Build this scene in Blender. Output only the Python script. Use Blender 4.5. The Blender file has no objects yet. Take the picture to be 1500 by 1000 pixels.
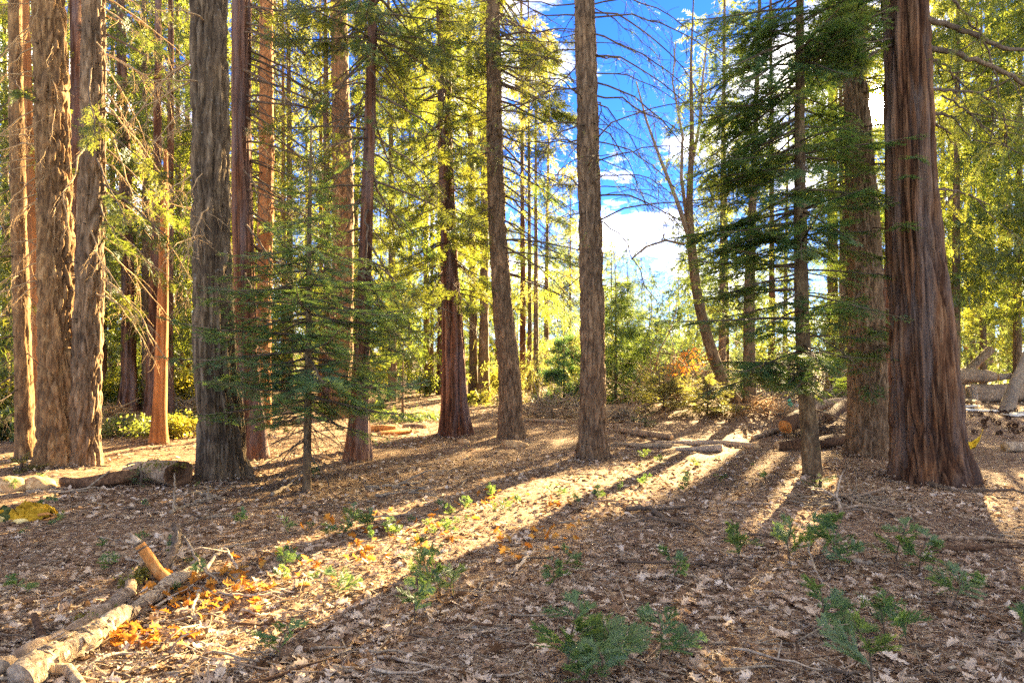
import bpy, math, random
import numpy as np
from mathutils import Vector, Matrix, Euler

random.seed(7)
RS = np.random.RandomState
S = bpy.context.scene
COL = S.collection

# ------------------------------------------------------------------ camera
EYE, FOC, HZ = 1.6, 1000.0, 530.0            # eye height, focal length and horizon row in photo pixels (1500 x 1000)
cam_d = bpy.data.cameras.new('camera')
cam_d.sensor_fit = 'HORIZONTAL'; cam_d.sensor_width = 36; cam_d.lens = 24
cam_d.shift_y = (HZ - 500) / 1500
cam_d.clip_start = 0.05; cam_d.clip_end = 3000
cam = bpy.data.objects.new('camera', cam_d)
cam.location = (0, 0, EYE); cam.rotation_euler = (math.radians(90), 0, 0)
COL.objects.link(cam); S.camera = cam

# ------------------------------------------------------------------ sun and sky
SUN = Vector((0.535, 1.0, 0.375)).normalized()
SUN_EL = math.asin(SUN.z); SUN_AZ = math.atan2(SUN.x, SUN.y)
sl = bpy.data.lights.new('sun', 'SUN'); sl.energy = 4.4; sl.angle = math.radians(0.55); sl.color = (1.0, 0.76, 0.42)
so = bpy.data.objects.new('sun', sl); so.rotation_euler = SUN.to_track_quat('Z', 'Y').to_euler(); so.location = (20, 37, 14)
COL.objects.link(so)

W = bpy.data.worlds.new('World'); S.world = W; W.use_nodes = True
def build_world():
    nt = W.node_tree; nt.nodes.clear(); N = nt.nodes.new; Lk = nt.links.new
    out = N('ShaderNodeOutputWorld'); bg = N('ShaderNodeBackground'); bg.inputs['Strength'].default_value = 0.15
    sky = N('ShaderNodeTexSky'); sky.sky_type = 'NISHITA'; sky.sun_disc = False
    sky.sun_elevation = SUN_EL; sky.sun_rotation = SUN_AZ; sky.altitude = 1800; sky.air_density = 1.0; sky.dust_density = 0.15; sky.ozone_density = 2.5
    tc = N('ShaderNodeTexCoord')
    # clouds, laid on a plane overhead
    sep = N('ShaderNodeSeparateXYZ'); Lk(tc.outputs['Generated'], sep.inputs[0])
    zz = N('ShaderNodeMath'); zz.operation = 'MAXIMUM'; zz.inputs[1].default_value = 0.0; Lk(sep.outputs['Z'], zz.inputs[0])
    za = N('ShaderNodeMath'); za.operation = 'ADD'; za.inputs[1].default_value = 0.22; Lk(zz.outputs[0], za.inputs[0])
    dx = N('ShaderNodeMath'); dx.operation = 'DIVIDE'; Lk(sep.outputs['X'], dx.inputs[0]); Lk(za.outputs[0], dx.inputs[1])
    dy = N('ShaderNodeMath'); dy.operation = 'DIVIDE'; Lk(sep.outputs['Y'], dy.inputs[0]); Lk(za.outputs[0], dy.inputs[1])
    cb = N('ShaderNodeCombineXYZ'); Lk(dx.outputs[0], cb.inputs[0]); Lk(dy.outputs[0], cb.inputs[1]); cb.inputs[2].default_value = CLOUD_SEED
    nz = N('ShaderNodeTexNoise'); nz.inputs['Scale'].default_value = 2.3; nz.inputs['Detail'].default_value = 8; nz.inputs['Roughness'].default_value = 0.6
    Lk(cb.outputs[0], nz.inputs['Vector'])
    rp = N('ShaderNodeValToRGB'); rp.color_ramp.elements[0].position = 0.51; rp.color_ramp.elements[1].position = 0.86
    Lk(nz.outputs['Fac'], rp.inputs[0])
    hz = N('ShaderNodeMapRange'); hz.inputs['From Min'].default_value = 0.0; hz.inputs['From Max'].default_value = 0.24
    hz.inputs['To Min'].default_value = 0.05; hz.inputs['To Max'].default_value = 0.0; Lk(sep.outputs['Z'], hz.inputs['Value'])
    mx = N('ShaderNodeMath'); mx.operation = 'MAXIMUM'; Lk(rp.outputs['Color'], mx.inputs[0]); Lk(hz.outputs[0], mx.inputs[1])
    # deep clear blue of a dry mountain sky
    tint = N('ShaderNodeMix'); tint.data_type = 'RGBA'; tint.blend_type = 'MULTIPLY'; tint.inputs['Factor'].default_value = 1.0
    Lk(sky.outputs[0], tint.inputs['A']); tint.inputs['B'].default_value = SKY_TINT
    mc = N('ShaderNodeMix'); mc.data_type = 'RGBA'; Lk(mx.outputs[0], mc.inputs['Factor']); Lk(tint.outputs['Result'], mc.inputs['A'])
    mc.inputs['B'].default_value = CLOUD
    # the sun's disc, enlarged, with a soft glare painted round it
    nrm = N('ShaderNodeVectorMath'); nrm.operation = 'NORMALIZE'; Lk(tc.outputs['Generated'], nrm.inputs[0])
    dt = N('ShaderNodeVectorMath'); dt.operation = 'DOT_PRODUCT'; Lk(nrm.outputs[0], dt.inputs[0]); dt.inputs[1].default_value = SUN
    ds = N('ShaderNodeMapRange'); ds.interpolation_type = 'SMOOTHSTEP'
    ds.inputs['From Min'].default_value = math.cos(math.radians(1.5)); ds.inputs['From Max'].default_value = math.cos(math.radians(0.55))
    Lk(dt.outputs['Value'], ds.inputs['Value'])
    md = N('ShaderNodeMix'); md.data_type = 'RGBA'; Lk(ds.outputs[0], md.inputs['Factor']); Lk(mc.outputs['Result'], md.inputs['A'])
    md.inputs['B'].default_value = (160, 140, 105, 1)
    Lk(md.outputs['Result'], bg.inputs['Color']); Lk(bg.outputs[0], out.inputs['Surface'])
SKY_TINT = (0.024, 0.062, 0.135, 1)
CLOUD_SEED = 5.3
CLOUD = (7.3, 6.5, 5.3, 1)
build_world()
W.cycles.sampling_method = 'MANUAL'; W.cycles.sample_map_resolution = 512

S.view_settings.view_transform = 'Standard'; S.view_settings.look = 'None'
S.view_settings.exposure = 4.25; S.view_settings.gamma = 1; S.view_settings.use_curve_mapping = False
cy = S.cycles
cy.max_bounces = 7; cy.diffuse_bounces = 4; cy.glossy_bounces = 2; cy.transmission_bounces = 4; cy.transparent_max_bounces = 4
cy.caustics_reflective = False; cy.caustics_refractive = False; cy.sample_clamp_indirect = 6
cy.use_denoising = False; cy.denoiser = 'OPENIMAGEDENOISE'; cy.denoising_input_passes = 'RGB_ALBEDO_NORMAL'; cy.denoising_prefilter = 'ACCURATE'
cy.volume_bounces = 0; cy.volume_step_rate = 5; cy.volume_max_steps = 64

# ------------------------------------------------------------------ noise, ground height, pixel helpers
def _hash(ix, iy, iz, seed):
    h = (ix * 374761393 + iy * 668265263 + iz * 2147483647 + seed * 974634777) & 0xffffffff
    h = ((h ^ (h >> 13)) * 1274126177) & 0xffffffff
    h = (h ^ (h >> 16)) & 0xffff
    return h / 65535.0
def vnoise(p, seed=0):
    p = np.asarray(p, float); f = np.floor(p); i = f.astype(np.int64); t = p - f; t = t * t * (3 - 2 * t)
    r = 0
    for a in (0, 1):
        wa = t[:, 0] if a else 1 - t[:, 0]
        for b in (0, 1):
            wb = t[:, 1] if b else 1 - t[:, 1]
            for c in (0, 1):
                wc = t[:, 2] if c else 1 - t[:, 2]
                r = r + wa * wb * wc * _hash(i[:, 0] + a, i[:, 1] + b, i[:, 2] + c, seed)
    return r
def fbm(p, seed=0, octv=3):
    r = 0; a = 0.5; s = 0
    for k in range(octv):
        r = r + a * vnoise(np.asarray(p) * 2 ** k, seed + k); s += a; a *= 0.5
    return r / s
MOUNDS = [(6.2, 18.5, 2.6, 3.0, 0.42), (5.0, 20.5, 4.0, 3.0, 0.15), (12.5, 22, 6, 6, 0.25), (-8.5, 13.5, 3.5, 3.0, 0.10), (1.5, 30, 9, 6, 0.25)]
def gzv(x, y):
    x = np.asarray(x, float); y = np.asarray(y, float)
    p = np.stack([x * 0.45, y * 0.45, x * 0], -1).reshape(-1, 3)
    z = (fbm(p, 3, 4).reshape(x.shape) - 0.5) * 0.16
    for mx_, my_, sx, sy, h in MOUNDS:
        z = z + h * np.exp(-((x - mx_) / sx) ** 2 - ((y - my_) / sy) ** 2)
    far = np.clip((y - 60) / 200, 0, 1)
    return z + far * 6.0
def gz(x, y): return float(gzv(np.array([x]), np.array([y]))[0])
def pg(px, py):                               # ground point seen at a photo pixel
    Y = EYE * FOC / (py - HZ)
    for _ in range(4):
        X = (px - 750) / FOC * Y; Y = (EYE - gz(X, Y)) * FOC / (py - HZ)
    X = (px - 750) / FOC * Y
    return X, Y, gz(X, Y)
def at(px, py, Y): return Vector(((px - 750) / FOC * Y, Y, EYE + (HZ - py) / FOC * Y))

# ------------------------------------------------------------------ object helpers
def mesh_np(name, V, faces, mats, midx=None, smooth=False, attr=None):
    """V (n,3); faces: list of (m,k) index arrays; one mesh"""
    me = bpy.data.meshes.new(name)
    V = np.ascontiguousarray(V, dtype=np.float32)
    faces = [np.asarray(f, dtype=np.int32) for f in faces if len(f)]
    me.vertices.add(len(V)); me.vertices.foreach_set('co', V.ravel())
    loops = np.concatenate([f.ravel() for f in faces]); tot = np.concatenate([np.full(len(f), f.shape[1], np.int32) for f in faces])
    st = np.concatenate([[0], np.cumsum(tot)[:-1]]).astype(np.int32)
    me.loops.add(len(loops)); me.loops.foreach_set('vertex_index', loops)
    me.polygons.add(len(tot)); me.polygons.foreach_set('loop_start', st); me.polygons.foreach_set('loop_total', tot)
    for m in (mats if isinstance(mats, (list, tuple)) else [mats]): me.materials.append(m)
    if midx is not None: me.polygons.foreach_set('material_index', np.asarray(midx, np.int32))
    if smooth: me.polygons.foreach_set('use_smooth', np.ones(len(tot), bool))
    if attr is not None:
        a = me.attributes.new('bark', 'FLOAT', 'POINT'); a.data.foreach_set('value', np.asarray(attr, np.float32))
    me.update(calc_edges=True)
    return me
class MB:
    """collects pieces of one mesh"""
    def __init__(s): s.V = []; s.F = []; s.n = 0; s.M = []
    def add(s, V, faces, m=0):
        V = np.asarray(V, float).reshape(-1, 3)
        for f in (faces if isinstance(faces, list) else [faces]):
            f = np.asarray(f)
            if len(f): s.F.append(f + s.n); s.M.append(np.full(len(f), m))
        s.V.append(V); s.n += len(V); return s
    def mesh(s, name, mats, smooth=False):
        by = {}
        order = sorted(range(len(s.F)), key=lambda i: s.F[i].shape[1])
        return mesh_np(name, np.concatenate(s.V), [s.F[i] for i in order], mats, np.concatenate([s.M[i] for i in order]), smooth)
    def build(s, name, mats, parent=None, smooth=False, loc=None):
        return link(name, s.mesh(name, mats, smooth), parent, loc)
def link(name, data, parent=None, loc=None):
    o = bpy.data.objects.new(name, data); COL.objects.link(o)
    if parent is not None: o.parent = parent
    if loc is not None: o.location = loc
    return o
def thing(name, label, cat, loc=(0, 0, 0), group=None, rz=0):
    o = link(name, None, None, loc); o.rotation_euler = (0, 0, rz); o.empty_display_size = 0.2
    return tag(o, label, cat, group)
def tag(o, label=None, cat=None, group=None, kind=None):
    if label: o['label'] = label
    if cat: o['category'] = cat
    if group: o['group'] = group
    if kind: o['kind'] = kind
    return o

def tube(P, R, segs=6, cap=True):
    P = np.asarray(P, float); R = np.asarray(R, float); n = len(P)
    T = np.gradient(P, axis=0); T /= np.linalg.norm(T, axis=1, keepdims=True) + 1e-9
    ref = np.array([0, 0, 1.0]) if abs(T[:, 2]).mean() < 0.75 else np.array([1.0, 0, 0])
    A = np.cross(T, ref); A /= np.linalg.norm(A, axis=1, keepdims=True) + 1e-9
    B = np.cross(A, T)
    th = np.arange(segs) / segs * 2 * np.pi
    V = P[:, None, :] + R[:, None, None] * (np.cos(th)[None, :, None] * A[:, None, :] + np.sin(th)[None, :, None] * B[:, None, :])
    V = V.reshape(-1, 3)
    i = np.arange(n - 1)[:, None] * segs; j = np.arange(segs)[None, :]; k = (j + 1) % segs
    Q = np.stack([i + j, i + k, i + segs + k, i + segs + j], -1).reshape(-1, 4)
    F = [Q]
    if cap and segs >= 3:
        V = np.vstack([V, P[0], P[-1]]); c0 = len(V) - 2; c1 = len(V) - 1
        jj = np.arange(segs); kk = (jj + 1) % segs
        F.append(np.vstack([np.stack([kk, jj, np.full(segs, c0)], -1), np.stack([(n - 1) * segs + jj, (n - 1) * segs + kk, np.full(segs, c1)], -1)]))
    return V, F
def rot_z(a):
    a = np.asarray(a, float); c, s, o, l = np.cos(a), np.sin(a), np.zeros_like(a), np.ones_like(a)
    return np.stack([np.stack([c, -s, o], -1), np.stack([s, c, o], -1), np.stack([o, o, l], -1)], -2)
def rot_y(a):
    a = np.asarray(a, float); c, s, o, l = np.cos(a), np.sin(a), np.zeros_like(a), np.ones_like(a)
    return np.stack([np.stack([c, o, s], -1), np.stack([o, l, o], -1), np.stack([-s, o, c], -1)], -2)
def rot_x(a):
    a = np.asarray(a, float); c, s, o, l = np.cos(a), np.sin(a), np.zeros_like(a), np.ones_like(a)
    return np.stack([np.stack([l, o, o], -1), np.stack([o, c, -s], -1), np.stack([o, s, c], -1)], -2)
def stamp(tmpl, Rm, sc, T):
    """many copies of a template joined: tmpl = (V, tris)"""
    V, F = tmpl; k = len(T); sc = np.asarray(sc, float)
    if sc.ndim == 1: sc = sc[:, None]
    VV = np.einsum('kij,knj->kni', Rm, V[None] * sc[:, None, :]) + np.asarray(T)[:, None, :]
    FF = F[None] + (np.arange(k) * len(V))[:, None, None]
    return VV.reshape(-1, 3), FF.reshape(-1, F.shape[1])

# ------------------------------------------------------------------ where the sun gets through
def poly_w(px): return np.array([[(a - 750) / FOC * (EYE * FOC / (b - HZ)), EYE * FOC / (b - HZ)] for a, b in px])
LIT = [poly_w(p) for p in (
    [(1110, 628), (1000, 668), (900, 690), (760, 712), (620, 745), (480, 783), (400, 810), (330, 860), (260, 905), (120, 990), (100, 1030), (330, 1040), (400, 985), (450, 930), (520, 880), (640, 835), (760, 785), (860, 755), (1000, 700), (1130, 662)],
    [(1130, 655), (1040, 690), (1010, 705), (1080, 712), (1180, 668)],
    [(-60, 655), (-60, 700), (60, 692), (160, 684), (290, 668), (300, 635), (170, 632), (60, 640)],
    [(380, 612), (380, 645), (500, 640), (640, 615), (640, 600), (500, 605)],
    [(540, 622), (540, 646), (640, 632), (650, 622)],
    [(1445, 700), (1440, 730), (1470, 770), (1560, 780), (1560, 700)],
    [(950, 640), (930, 655), (1100, 655), (1100, 640)],
    [(0, 690), (0, 722), (70, 718), (70, 690)],
)]
LIT_SEG = [(0.9, 26, 1.5, 6, 2.2), (4.6, 19.5, 0.1, 1.3, 0.8), (5.1, 17.6, 0.1, 1.2, 0.7)]                                   # (x, y, z0, z1, r): trunk lengths that the sun strikes
def inpoly(x, y, P):
    r = np.zeros(x.shape, bool); n = len(P)
    for i in range(n):
        x0, y0 = P[i]; x1, y1 = P[(i + 1) % n]
        c = ((y0 > y) != (y1 > y)) & (x < (x1 - x0) * (y - y0) / (y1 - y0 + 1e-12) + x0)
        r ^= c
    return r
def sunny(p, wide=0.0):
    if wide:
        q = np.asarray(p, float).reshape(-1, 3); s_ = np.array([SUN.y, -SUN.x, 0]) * wide; u_ = np.array([0, 0, wide * 0.6])
        return sunny(q) | sunny(q + s_) | sunny(q - s_) | sunny(q + u_) | sunny(q - u_)
    return sunny0(p)
def sunny0(p):
    """True where something at p would throw its shade on a place that the sun reaches"""
    p = np.asarray(p, float).reshape(-1, 3); s = np.array(SUN)
    t = p[:, 2] / s[2]; g = p - t[:, None] * s
    m = np.zeros(len(p), bool)
    for P in LIT:
        m |= inpoly(g[:, 0], g[:, 1], P) & (p[:, 2] > 0.35)
    h = s[:2] / np.linalg.norm(s[:2]); el = s[2] / np.linalg.norm(s[:2])
    for x, y, z0, z1, r in LIT_SEG:
        d = p[:, :2] - np.array([x, y]); al = d @ h; la = d @ np.array([h[1], -h[0]])
        z = p[:, 2] - al * el
        m |= (np.abs(la - r * 0.4) < r * 0.75 + 0.08) & (al > r + 0.25) & (z > z0) & (z < z1)
    return m
SOFT = [(-13, 22, 4.5, 0.3, 15, 12), (-9.5, 24, 3, 0.3, 12, 12), (-6, 30, 4, 0.3, 14, 12), (17, 26, 5, 0.5, 14, 6)]   # stands that get broken sunlight: x, y, r, z0, z1, clear distance
def softly(p):
    p = np.asarray(p, float).reshape(-1, 3); s = np.array(SUN); h = s[:2] / np.linalg.norm(s[:2]); el = s[2] / np.linalg.norm(s[:2]); m = np.zeros(len(p), bool)
    for x, y, r, z0, z1, cl in SOFT:
        d = p[:, :2] - np.array([x, y]); al = d @ h; la = d @ np.array([h[1], -h[0]]); z = p[:, 2] - al * el
        m |= (np.abs(la) < r) & (al > cl) & (z > z0) & (z < z1)
    return m
def glint(p):
    p = np.asarray(p, float).reshape(-1, 3) - np.array([0, 0, EYE]); d = np.linalg.norm(p, axis=1)
    return (p @ np.array(SUN)) / d > math.cos(math.radians(1.15))
def pixel(p):
    p = np.asarray(p, float).reshape(-1, 3); Y = np.maximum(p[:, 1], 0.01)
    return 750 + p[:, 0] / Y * FOC, HZ - (p[:, 2] - EYE) / Y * FOC

# ------------------------------------------------------------------ materials
class NT:
    def __init__(s, name):
        s.m = bpy.data.materials.new(name); s.m.use_nodes = True; s.t = s.m.node_tree; s.t.nodes.clear()
        s.out = s.n('ShaderNodeOutputMaterial')
    def n(s, k, **kw):
        o = s.t.nodes.new(k)
        for a, b in kw.items(): setattr(o, a, b)
        return o
    def l(s, a, b): s.t.links.new(a, b)
    def ramp(s, src, stops):
        r = s.n('ShaderNodeValToRGB'); e = r.color_ramp.elements
        while len(e) < len(stops): e.new(0.5)
        for q, (p, c) in zip(e, stops): q.position = p; q.color = (c[0], c[1], c[2], 1)
        s.l(src, r.inputs[0]); return r.outputs[0]
    def noise(s, vec, scale, detail=4, rough=0.6, dist=0.0):
        o = s.n('ShaderNodeTexNoise'); o.inputs['Scale'].default_value = scale; o.inputs['Detail'].default_value = detail
        o.inputs['Roughness'].default_value = rough; o.inputs['Distortion'].default_value = dist
        if vec is not None: s.l(vec, o.inputs['Vector'])
        return o
    def mapping(s, vec, scale, rot=(0, 0, 0)):
        o = s.n('ShaderNodeMapping'); o.inputs['Scale'].default_value = scale; o.inputs['Rotation'].default_value = rot; s.l(vec, o.inputs['Vector']); return o.outputs[0]
    def mix(s, f, a, b, blend='MIX'):
        o = s.n('ShaderNodeMix', data_type='RGBA', blend_type=blend)
        for v, i in ((f, 'Factor'), (a, 'A'), (b, 'B')):
            if isinstance(v, (int, float)): o.inputs[i].default_value = v
            elif isinstance(v, tuple): o.inputs[i].default_value = (v[0], v[1], v[2], 1)
            else: s.l(v, o.inputs[i])
        return o.outputs['Result']
    def math(s, op, a, b=0.0):
        o = s.n('ShaderNodeMath', operation=op)
        for v, i in ((a, 0), (b, 1)):
            if isinstance(v, (int, float)): o.inputs[i].default_value = v
            else: s.l(v, o.inputs[i])
        return o.outputs[0]
    def bump(s, h, strength, dist):
        o = s.n('ShaderNodeBump'); o.inputs['Strength'].default_value = strength; o.inputs['Distance'].default_value = dist; s.l(h, o.inputs['Height']); return o.outputs[0]
    def done(s, col, rough=0.85, normal=None, spec=0.25):
        b = s.n('ShaderNodeBsdfPrincipled'); b.inputs['Roughness'].default_value = rough; b.inputs['Specular IOR Level'].default_value = spec
        if isinstance(col, tuple): b.inputs['Base Color'].default_value = (col[0], col[1], col[2], 1)
        else: s.l(col, b.inputs['Base Color'])
        if normal is not None: s.l(normal, b.inputs['Normal'])
        s.l(b.outputs[0], s.out.inputs[0]); return s.m

def bark_mat(name, dark, mid, light, scale=9.0, stretch=0.12, use_attr=True, lichen=None, bump=0.7, strip=None, furrow=0.6, char=False):
    q = NT(name); tc = q.n('ShaderNodeTexCoord'); v = q.mapping(tc.outputs['Object'], (1, 1, stretch))
    n1 = q.noise(v, scale * 2.2, 6, 0.65, 0.4); n2 = q.noise(tc.outputs['Object'], 2.2, 3); n3 = q.noise(v, scale * 7, 3, 0.6)
    col = q.ramp(n1.outputs['Fac'], [(0.30, dark), (0.50, mid), (0.68, light)])
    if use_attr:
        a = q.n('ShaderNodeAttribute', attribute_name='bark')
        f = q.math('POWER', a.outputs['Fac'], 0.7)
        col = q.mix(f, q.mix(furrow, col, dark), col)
    t = q.ramp(n2.outputs['Fac'], [(0.35, (0.72, 0.72, 0.75)), (0.65, (1.22, 1.15, 1.05))])
    col = q.mix(1.0, col, t, 'MULTIPLY')
    col = q.mix(1.0, col, (1.04, 1.04, 0.88), 'MULTIPLY')
    if char:                                    # old fire scar: burnt wood in patches near the foot
        sp = q.n('ShaderNodeSeparateXYZ'); q.l(tc.outputs['Object'], sp.inputs[0]); n8 = q.noise(q.mapping(tc.outputs['Object'], (1, 1, .45)), 3.2, 4, .6)
        zf = q.math('SUBTRACT', 0.62, q.math('MULTIPLY', sp.outputs['Z'], 0.28)); f = q.math('MULTIPLY', q.math('SUBTRACT', q.math('ADD', zf, q.math('SUBTRACT', n8.outputs['Fac'], .5)), .5), 5.0)
        o_ = q.n('ShaderNodeClamp'); q.l(f, o_.inputs[0]); col = q.mix(q.math('MULTIPLY', o_.outputs[0], .8), col, (0.022, 0.017, 0.015))
    if lichen:
        n4 = q.noise(tc.outputs['Object'], 16, 4, 0.7); f = q.ramp(n4.outputs['Fac'], [(0.62, (0, 0, 0)), (0.72, (1, 1, 1))])
        col = q.mix(q.math('MULTIPLY', f, 0.55), col, lichen)
    if strip:
        n6 = q.noise(q.mapping(tc.outputs['Object'], (1, 1, 0.09)), 5.5, 4, 0.6); f = q.ramp(n6.outputs['Fac'], [(0.48, (0, 0, 0)), (0.64, (1, 1, 1))])
        n7 = q.noise(v, scale * 4, 3, 0.6); col = q.mix(q.math('MULTIPLY', f, 0.7), col, q.mix(n7.outputs['Fac'], dark, strip))
    h = q.math('ADD', n1.outputs['Fac'], q.math('MULTIPLY', n3.outputs['Fac'], 0.4))
    return q.done(col, 0.92, q.bump(h, bump, 0.03), 0.15)

def leaf_mat(name, c1, c2, tr1, tr2, trans=0.45, scale=0.9, brown=None):
    q = NT(name); g = q.n('ShaderNodeNewGeometry'); oi = q.n('ShaderNodeObjectInfo')
    n = q.noise(g.outputs['Position'], scale, 3, 0.6)
    isl = q.math('MULTIPLY', q.math('SUBTRACT', g.outputs['Random Per Island'], 0.5), 0.5)
    f0 = q.math('ADD', q.math('ADD', n.outputs['Fac'], isl), q.math('MULTIPLY', q.math('SUBTRACT', oi.outputs['Random'], 0.5), 0.35))
    f = q.n('ShaderNodeMapRange'); f.inputs['From Min'].default_value = 0.25; f.inputs['From Max'].default_value = 0.75; q.l(f0, f.inputs['Value'])
    col = q.mix(f.outputs[0], c1, c2); tcol = q.mix(f.outputs[0], tr1, tr2)
    if brown:
        n5 = q.noise(g.outputs['Position'], 2.6, 3); fb = q.ramp(n5.outputs['Fac'], [(0.66, (0, 0, 0)), (0.76, (0.7, 0.7, 0.7))])
        col = q.mix(fb, col, brown); tcol = q.mix(fb, tcol, brown)
    d = q.n('ShaderNodeBsdfDiffuse'); q.l(col, d.inputs['Color'])
    t = q.n('ShaderNodeBsdfTranslucent'); q.l(tcol, t.inputs['Color'])
    m = q.n('ShaderNodeMixShader'); m.inputs[0].default_value = trans; q.l(d.outputs[0], m.inputs[1]); q.l(t.outputs[0], m.inputs[2])
    gl = q.n('ShaderNodeBsdfGlossy'); gl.inputs['Roughness'].default_value = 0.45; gl.inputs['Color'].default_value = (0.9, 0.95, 1, 1)
    m2 = q.n('ShaderNodeMixShader'); m2.inputs[0].default_value = 0.03; q.l(m.outputs[0], m2.inputs[1]); q.l(gl.outputs[0], m2.inputs[2])
    q.l(m2.outputs[0], q.out.inputs[0]); return q.m

def litter_mat(name, stops, trans=0.25, scale=3.0):
    """each piece its own colour"""
    q = NT(name); g = q.n('ShaderNodeNewGeometry'); oi = q.n('ShaderNodeObjectInfo')
    f = q.math('FRACT', q.math('ADD', g.outputs['Random Per Island'], oi.outputs['Random']))
    col = q.ramp(f, stops)
    n = q.noise(g.outputs['Position'], 30, 3); t = q.ramp(n.outputs['Fac'], [(0.3, (0.7, 0.7, 0.7)), (0.7, (1.2, 1.2, 1.2))])
    col = q.mix(1.0, col, t, 'MULTIPLY')
    d = q.n('ShaderNodeBsdfDiffuse'); q.l(col, d.inputs['Color']); tr = q.n('ShaderNodeBsdfTranslucent'); q.l(col, tr.inputs['Color'])
    m = q.n('ShaderNodeMixShader'); m.inputs[0].default_value = trans; q.l(d.outputs[0], m.inputs[1]); q.l(tr.outputs[0], m.inputs[2])
    q.l(m.outputs[0], q.out.inputs[0]); return q.m

def ground_mat():
    q = NT('forest_floor'); g = q.n('ShaderNodeNewGeometry'); P = g.outputs['Position']
    big = q.noise(P, 0.55, 4, 0.6); mid = q.noise(P, 4.0, 5, 0.7)
    vor = q.n('ShaderNodeTexVoronoi'); vor.inputs['Scale'].default_value = 26; vor.inputs['Randomness'].default_value = 1
    wv = q.mix(0.12, P, q.noise(P, 9, 3).outputs['Color'], 'ADD'); q.l(wv, vor.inputs['Vector'])
    s = q.n('ShaderNodeSeparateColor'); q.l(vor.outputs['Color'], s.inputs[0])
    chips = q.ramp(s.outputs[0], [(0.0, (0.06, 0.035, 0.022)), (0.35, (0.14, 0.08, 0.045)), (0.6, (0.24, 0.145, 0.08)), (0.82, (0.33, 0.22, 0.13)), (1.0, (0.45, 0.34, 0.22))])
    na = q.noise(q.mapping(P, (160, 14, 20), (0, 0, 0.5)), 1, 3); nb = q.noise(q.mapping(P, (15, 150, 20), (0, 0, 0.3)), 1, 3)
    ned = q.math('MAXIMUM', na.outputs['Fac'], nb.outputs['Fac'])
    needle = q.ramp(ned, [(0.50, (0.09, 0.05, 0.03)), (0.62, (0.26, 0.155, 0.085)), (0.74, (0.40, 0.27, 0.16))])
    col = q.mix(q.ramp(mid.outputs['Fac'], [(0.4, (0, 0, 0)), (0.6, (1, 1, 1))]), chips, needle)
    col = q.mix(1.0, col, q.ramp(big.outputs['Fac'], [(0.3, (0.85, 0.87, 0.82)), (0.7, (1.6, 1.64, 1.5))]), 'MULTIPLY')
    h = q.math('ADD', s.outputs[1], ned)
    return q.done(col, 0.95, q.bump(h, 0.9, 0.02), 0.1)

M = {}
M['ground'] = ground_mat()
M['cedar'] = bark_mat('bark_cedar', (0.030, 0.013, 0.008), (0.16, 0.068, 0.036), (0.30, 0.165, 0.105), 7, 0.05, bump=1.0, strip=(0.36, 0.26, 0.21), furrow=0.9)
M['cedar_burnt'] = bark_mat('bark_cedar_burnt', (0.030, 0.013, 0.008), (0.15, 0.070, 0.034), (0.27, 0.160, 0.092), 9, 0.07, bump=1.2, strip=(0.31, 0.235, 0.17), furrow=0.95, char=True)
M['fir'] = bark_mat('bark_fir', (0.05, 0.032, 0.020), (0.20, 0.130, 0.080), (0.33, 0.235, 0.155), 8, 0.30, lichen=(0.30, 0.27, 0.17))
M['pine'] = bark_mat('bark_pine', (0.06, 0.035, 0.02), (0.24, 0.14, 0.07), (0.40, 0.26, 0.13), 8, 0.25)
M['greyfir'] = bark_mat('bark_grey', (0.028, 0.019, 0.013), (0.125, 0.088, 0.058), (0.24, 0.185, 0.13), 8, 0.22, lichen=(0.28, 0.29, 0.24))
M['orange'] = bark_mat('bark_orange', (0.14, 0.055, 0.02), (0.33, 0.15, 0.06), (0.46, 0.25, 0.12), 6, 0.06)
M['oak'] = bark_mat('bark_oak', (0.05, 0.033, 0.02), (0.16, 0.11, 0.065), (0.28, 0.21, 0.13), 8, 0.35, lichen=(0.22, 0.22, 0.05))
M['limb'] = bark_mat('limb_bark', (0.05, 0.035, 0.025), (0.11, 0.08, 0.06), (0.20, 0.155, 0.12), 20, 0.4, use_attr=False, bump=0.3)
M['limbpale'] = bark_mat('limb_pale', (0.20, 0.12, 0.06), (0.40, 0.27, 0.15), (0.54, 0.40, 0.25), 18, 0.4, use_attr=False, bump=0.3)
M['log'] = bark_mat('log_bark', (0.10, 0.065, 0.045), (0.27, 0.19, 0.13), (0.42, 0.33, 0.25), 9, 0.5, use_attr=False)
M['deadwood'] = bark_mat('dead_wood', (0.15, 0.11, 0.085), (0.36, 0.29, 0.23), (0.55, 0.47, 0.38), 16, 0.6, use_attr=False, bump=0.4)
M['stick'] = bark_mat('stick_grey', (0.11, 0.08, 0.06), (0.25, 0.20, 0.15), (0.42, 0.36, 0.29), 25, 0.6, use_attr=False, bump=0.3)
M['rotten'] = bark_mat('rotten_wood', (0.03, 0.018, 0.012), (0.10, 0.055, 0.032), (0.19, 0.115, 0.07), 12, 0.5, use_attr=False)
M['cut'] = bark_mat('cut_wood', (0.33, 0.20, 0.10), (0.52, 0.36, 0.20), (0.62, 0.47, 0.30), 14, 1.0, use_attr=False, bump=0.2)
M['peeled'] = bark_mat('peeled_wood', (0.30, 0.12, 0.03), (0.48, 0.22, 0.07), (0.58, 0.32, 0.13), 16, 0.4, use_attr=False, bump=0.3)
M['birch'] = bark_mat('pale_bark', (0.10, 0.065, 0.045), (0.36, 0.27, 0.19), (0.60, 0.50, 0.38), 13, 0.5, use_attr=False, bump=0.9)
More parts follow.
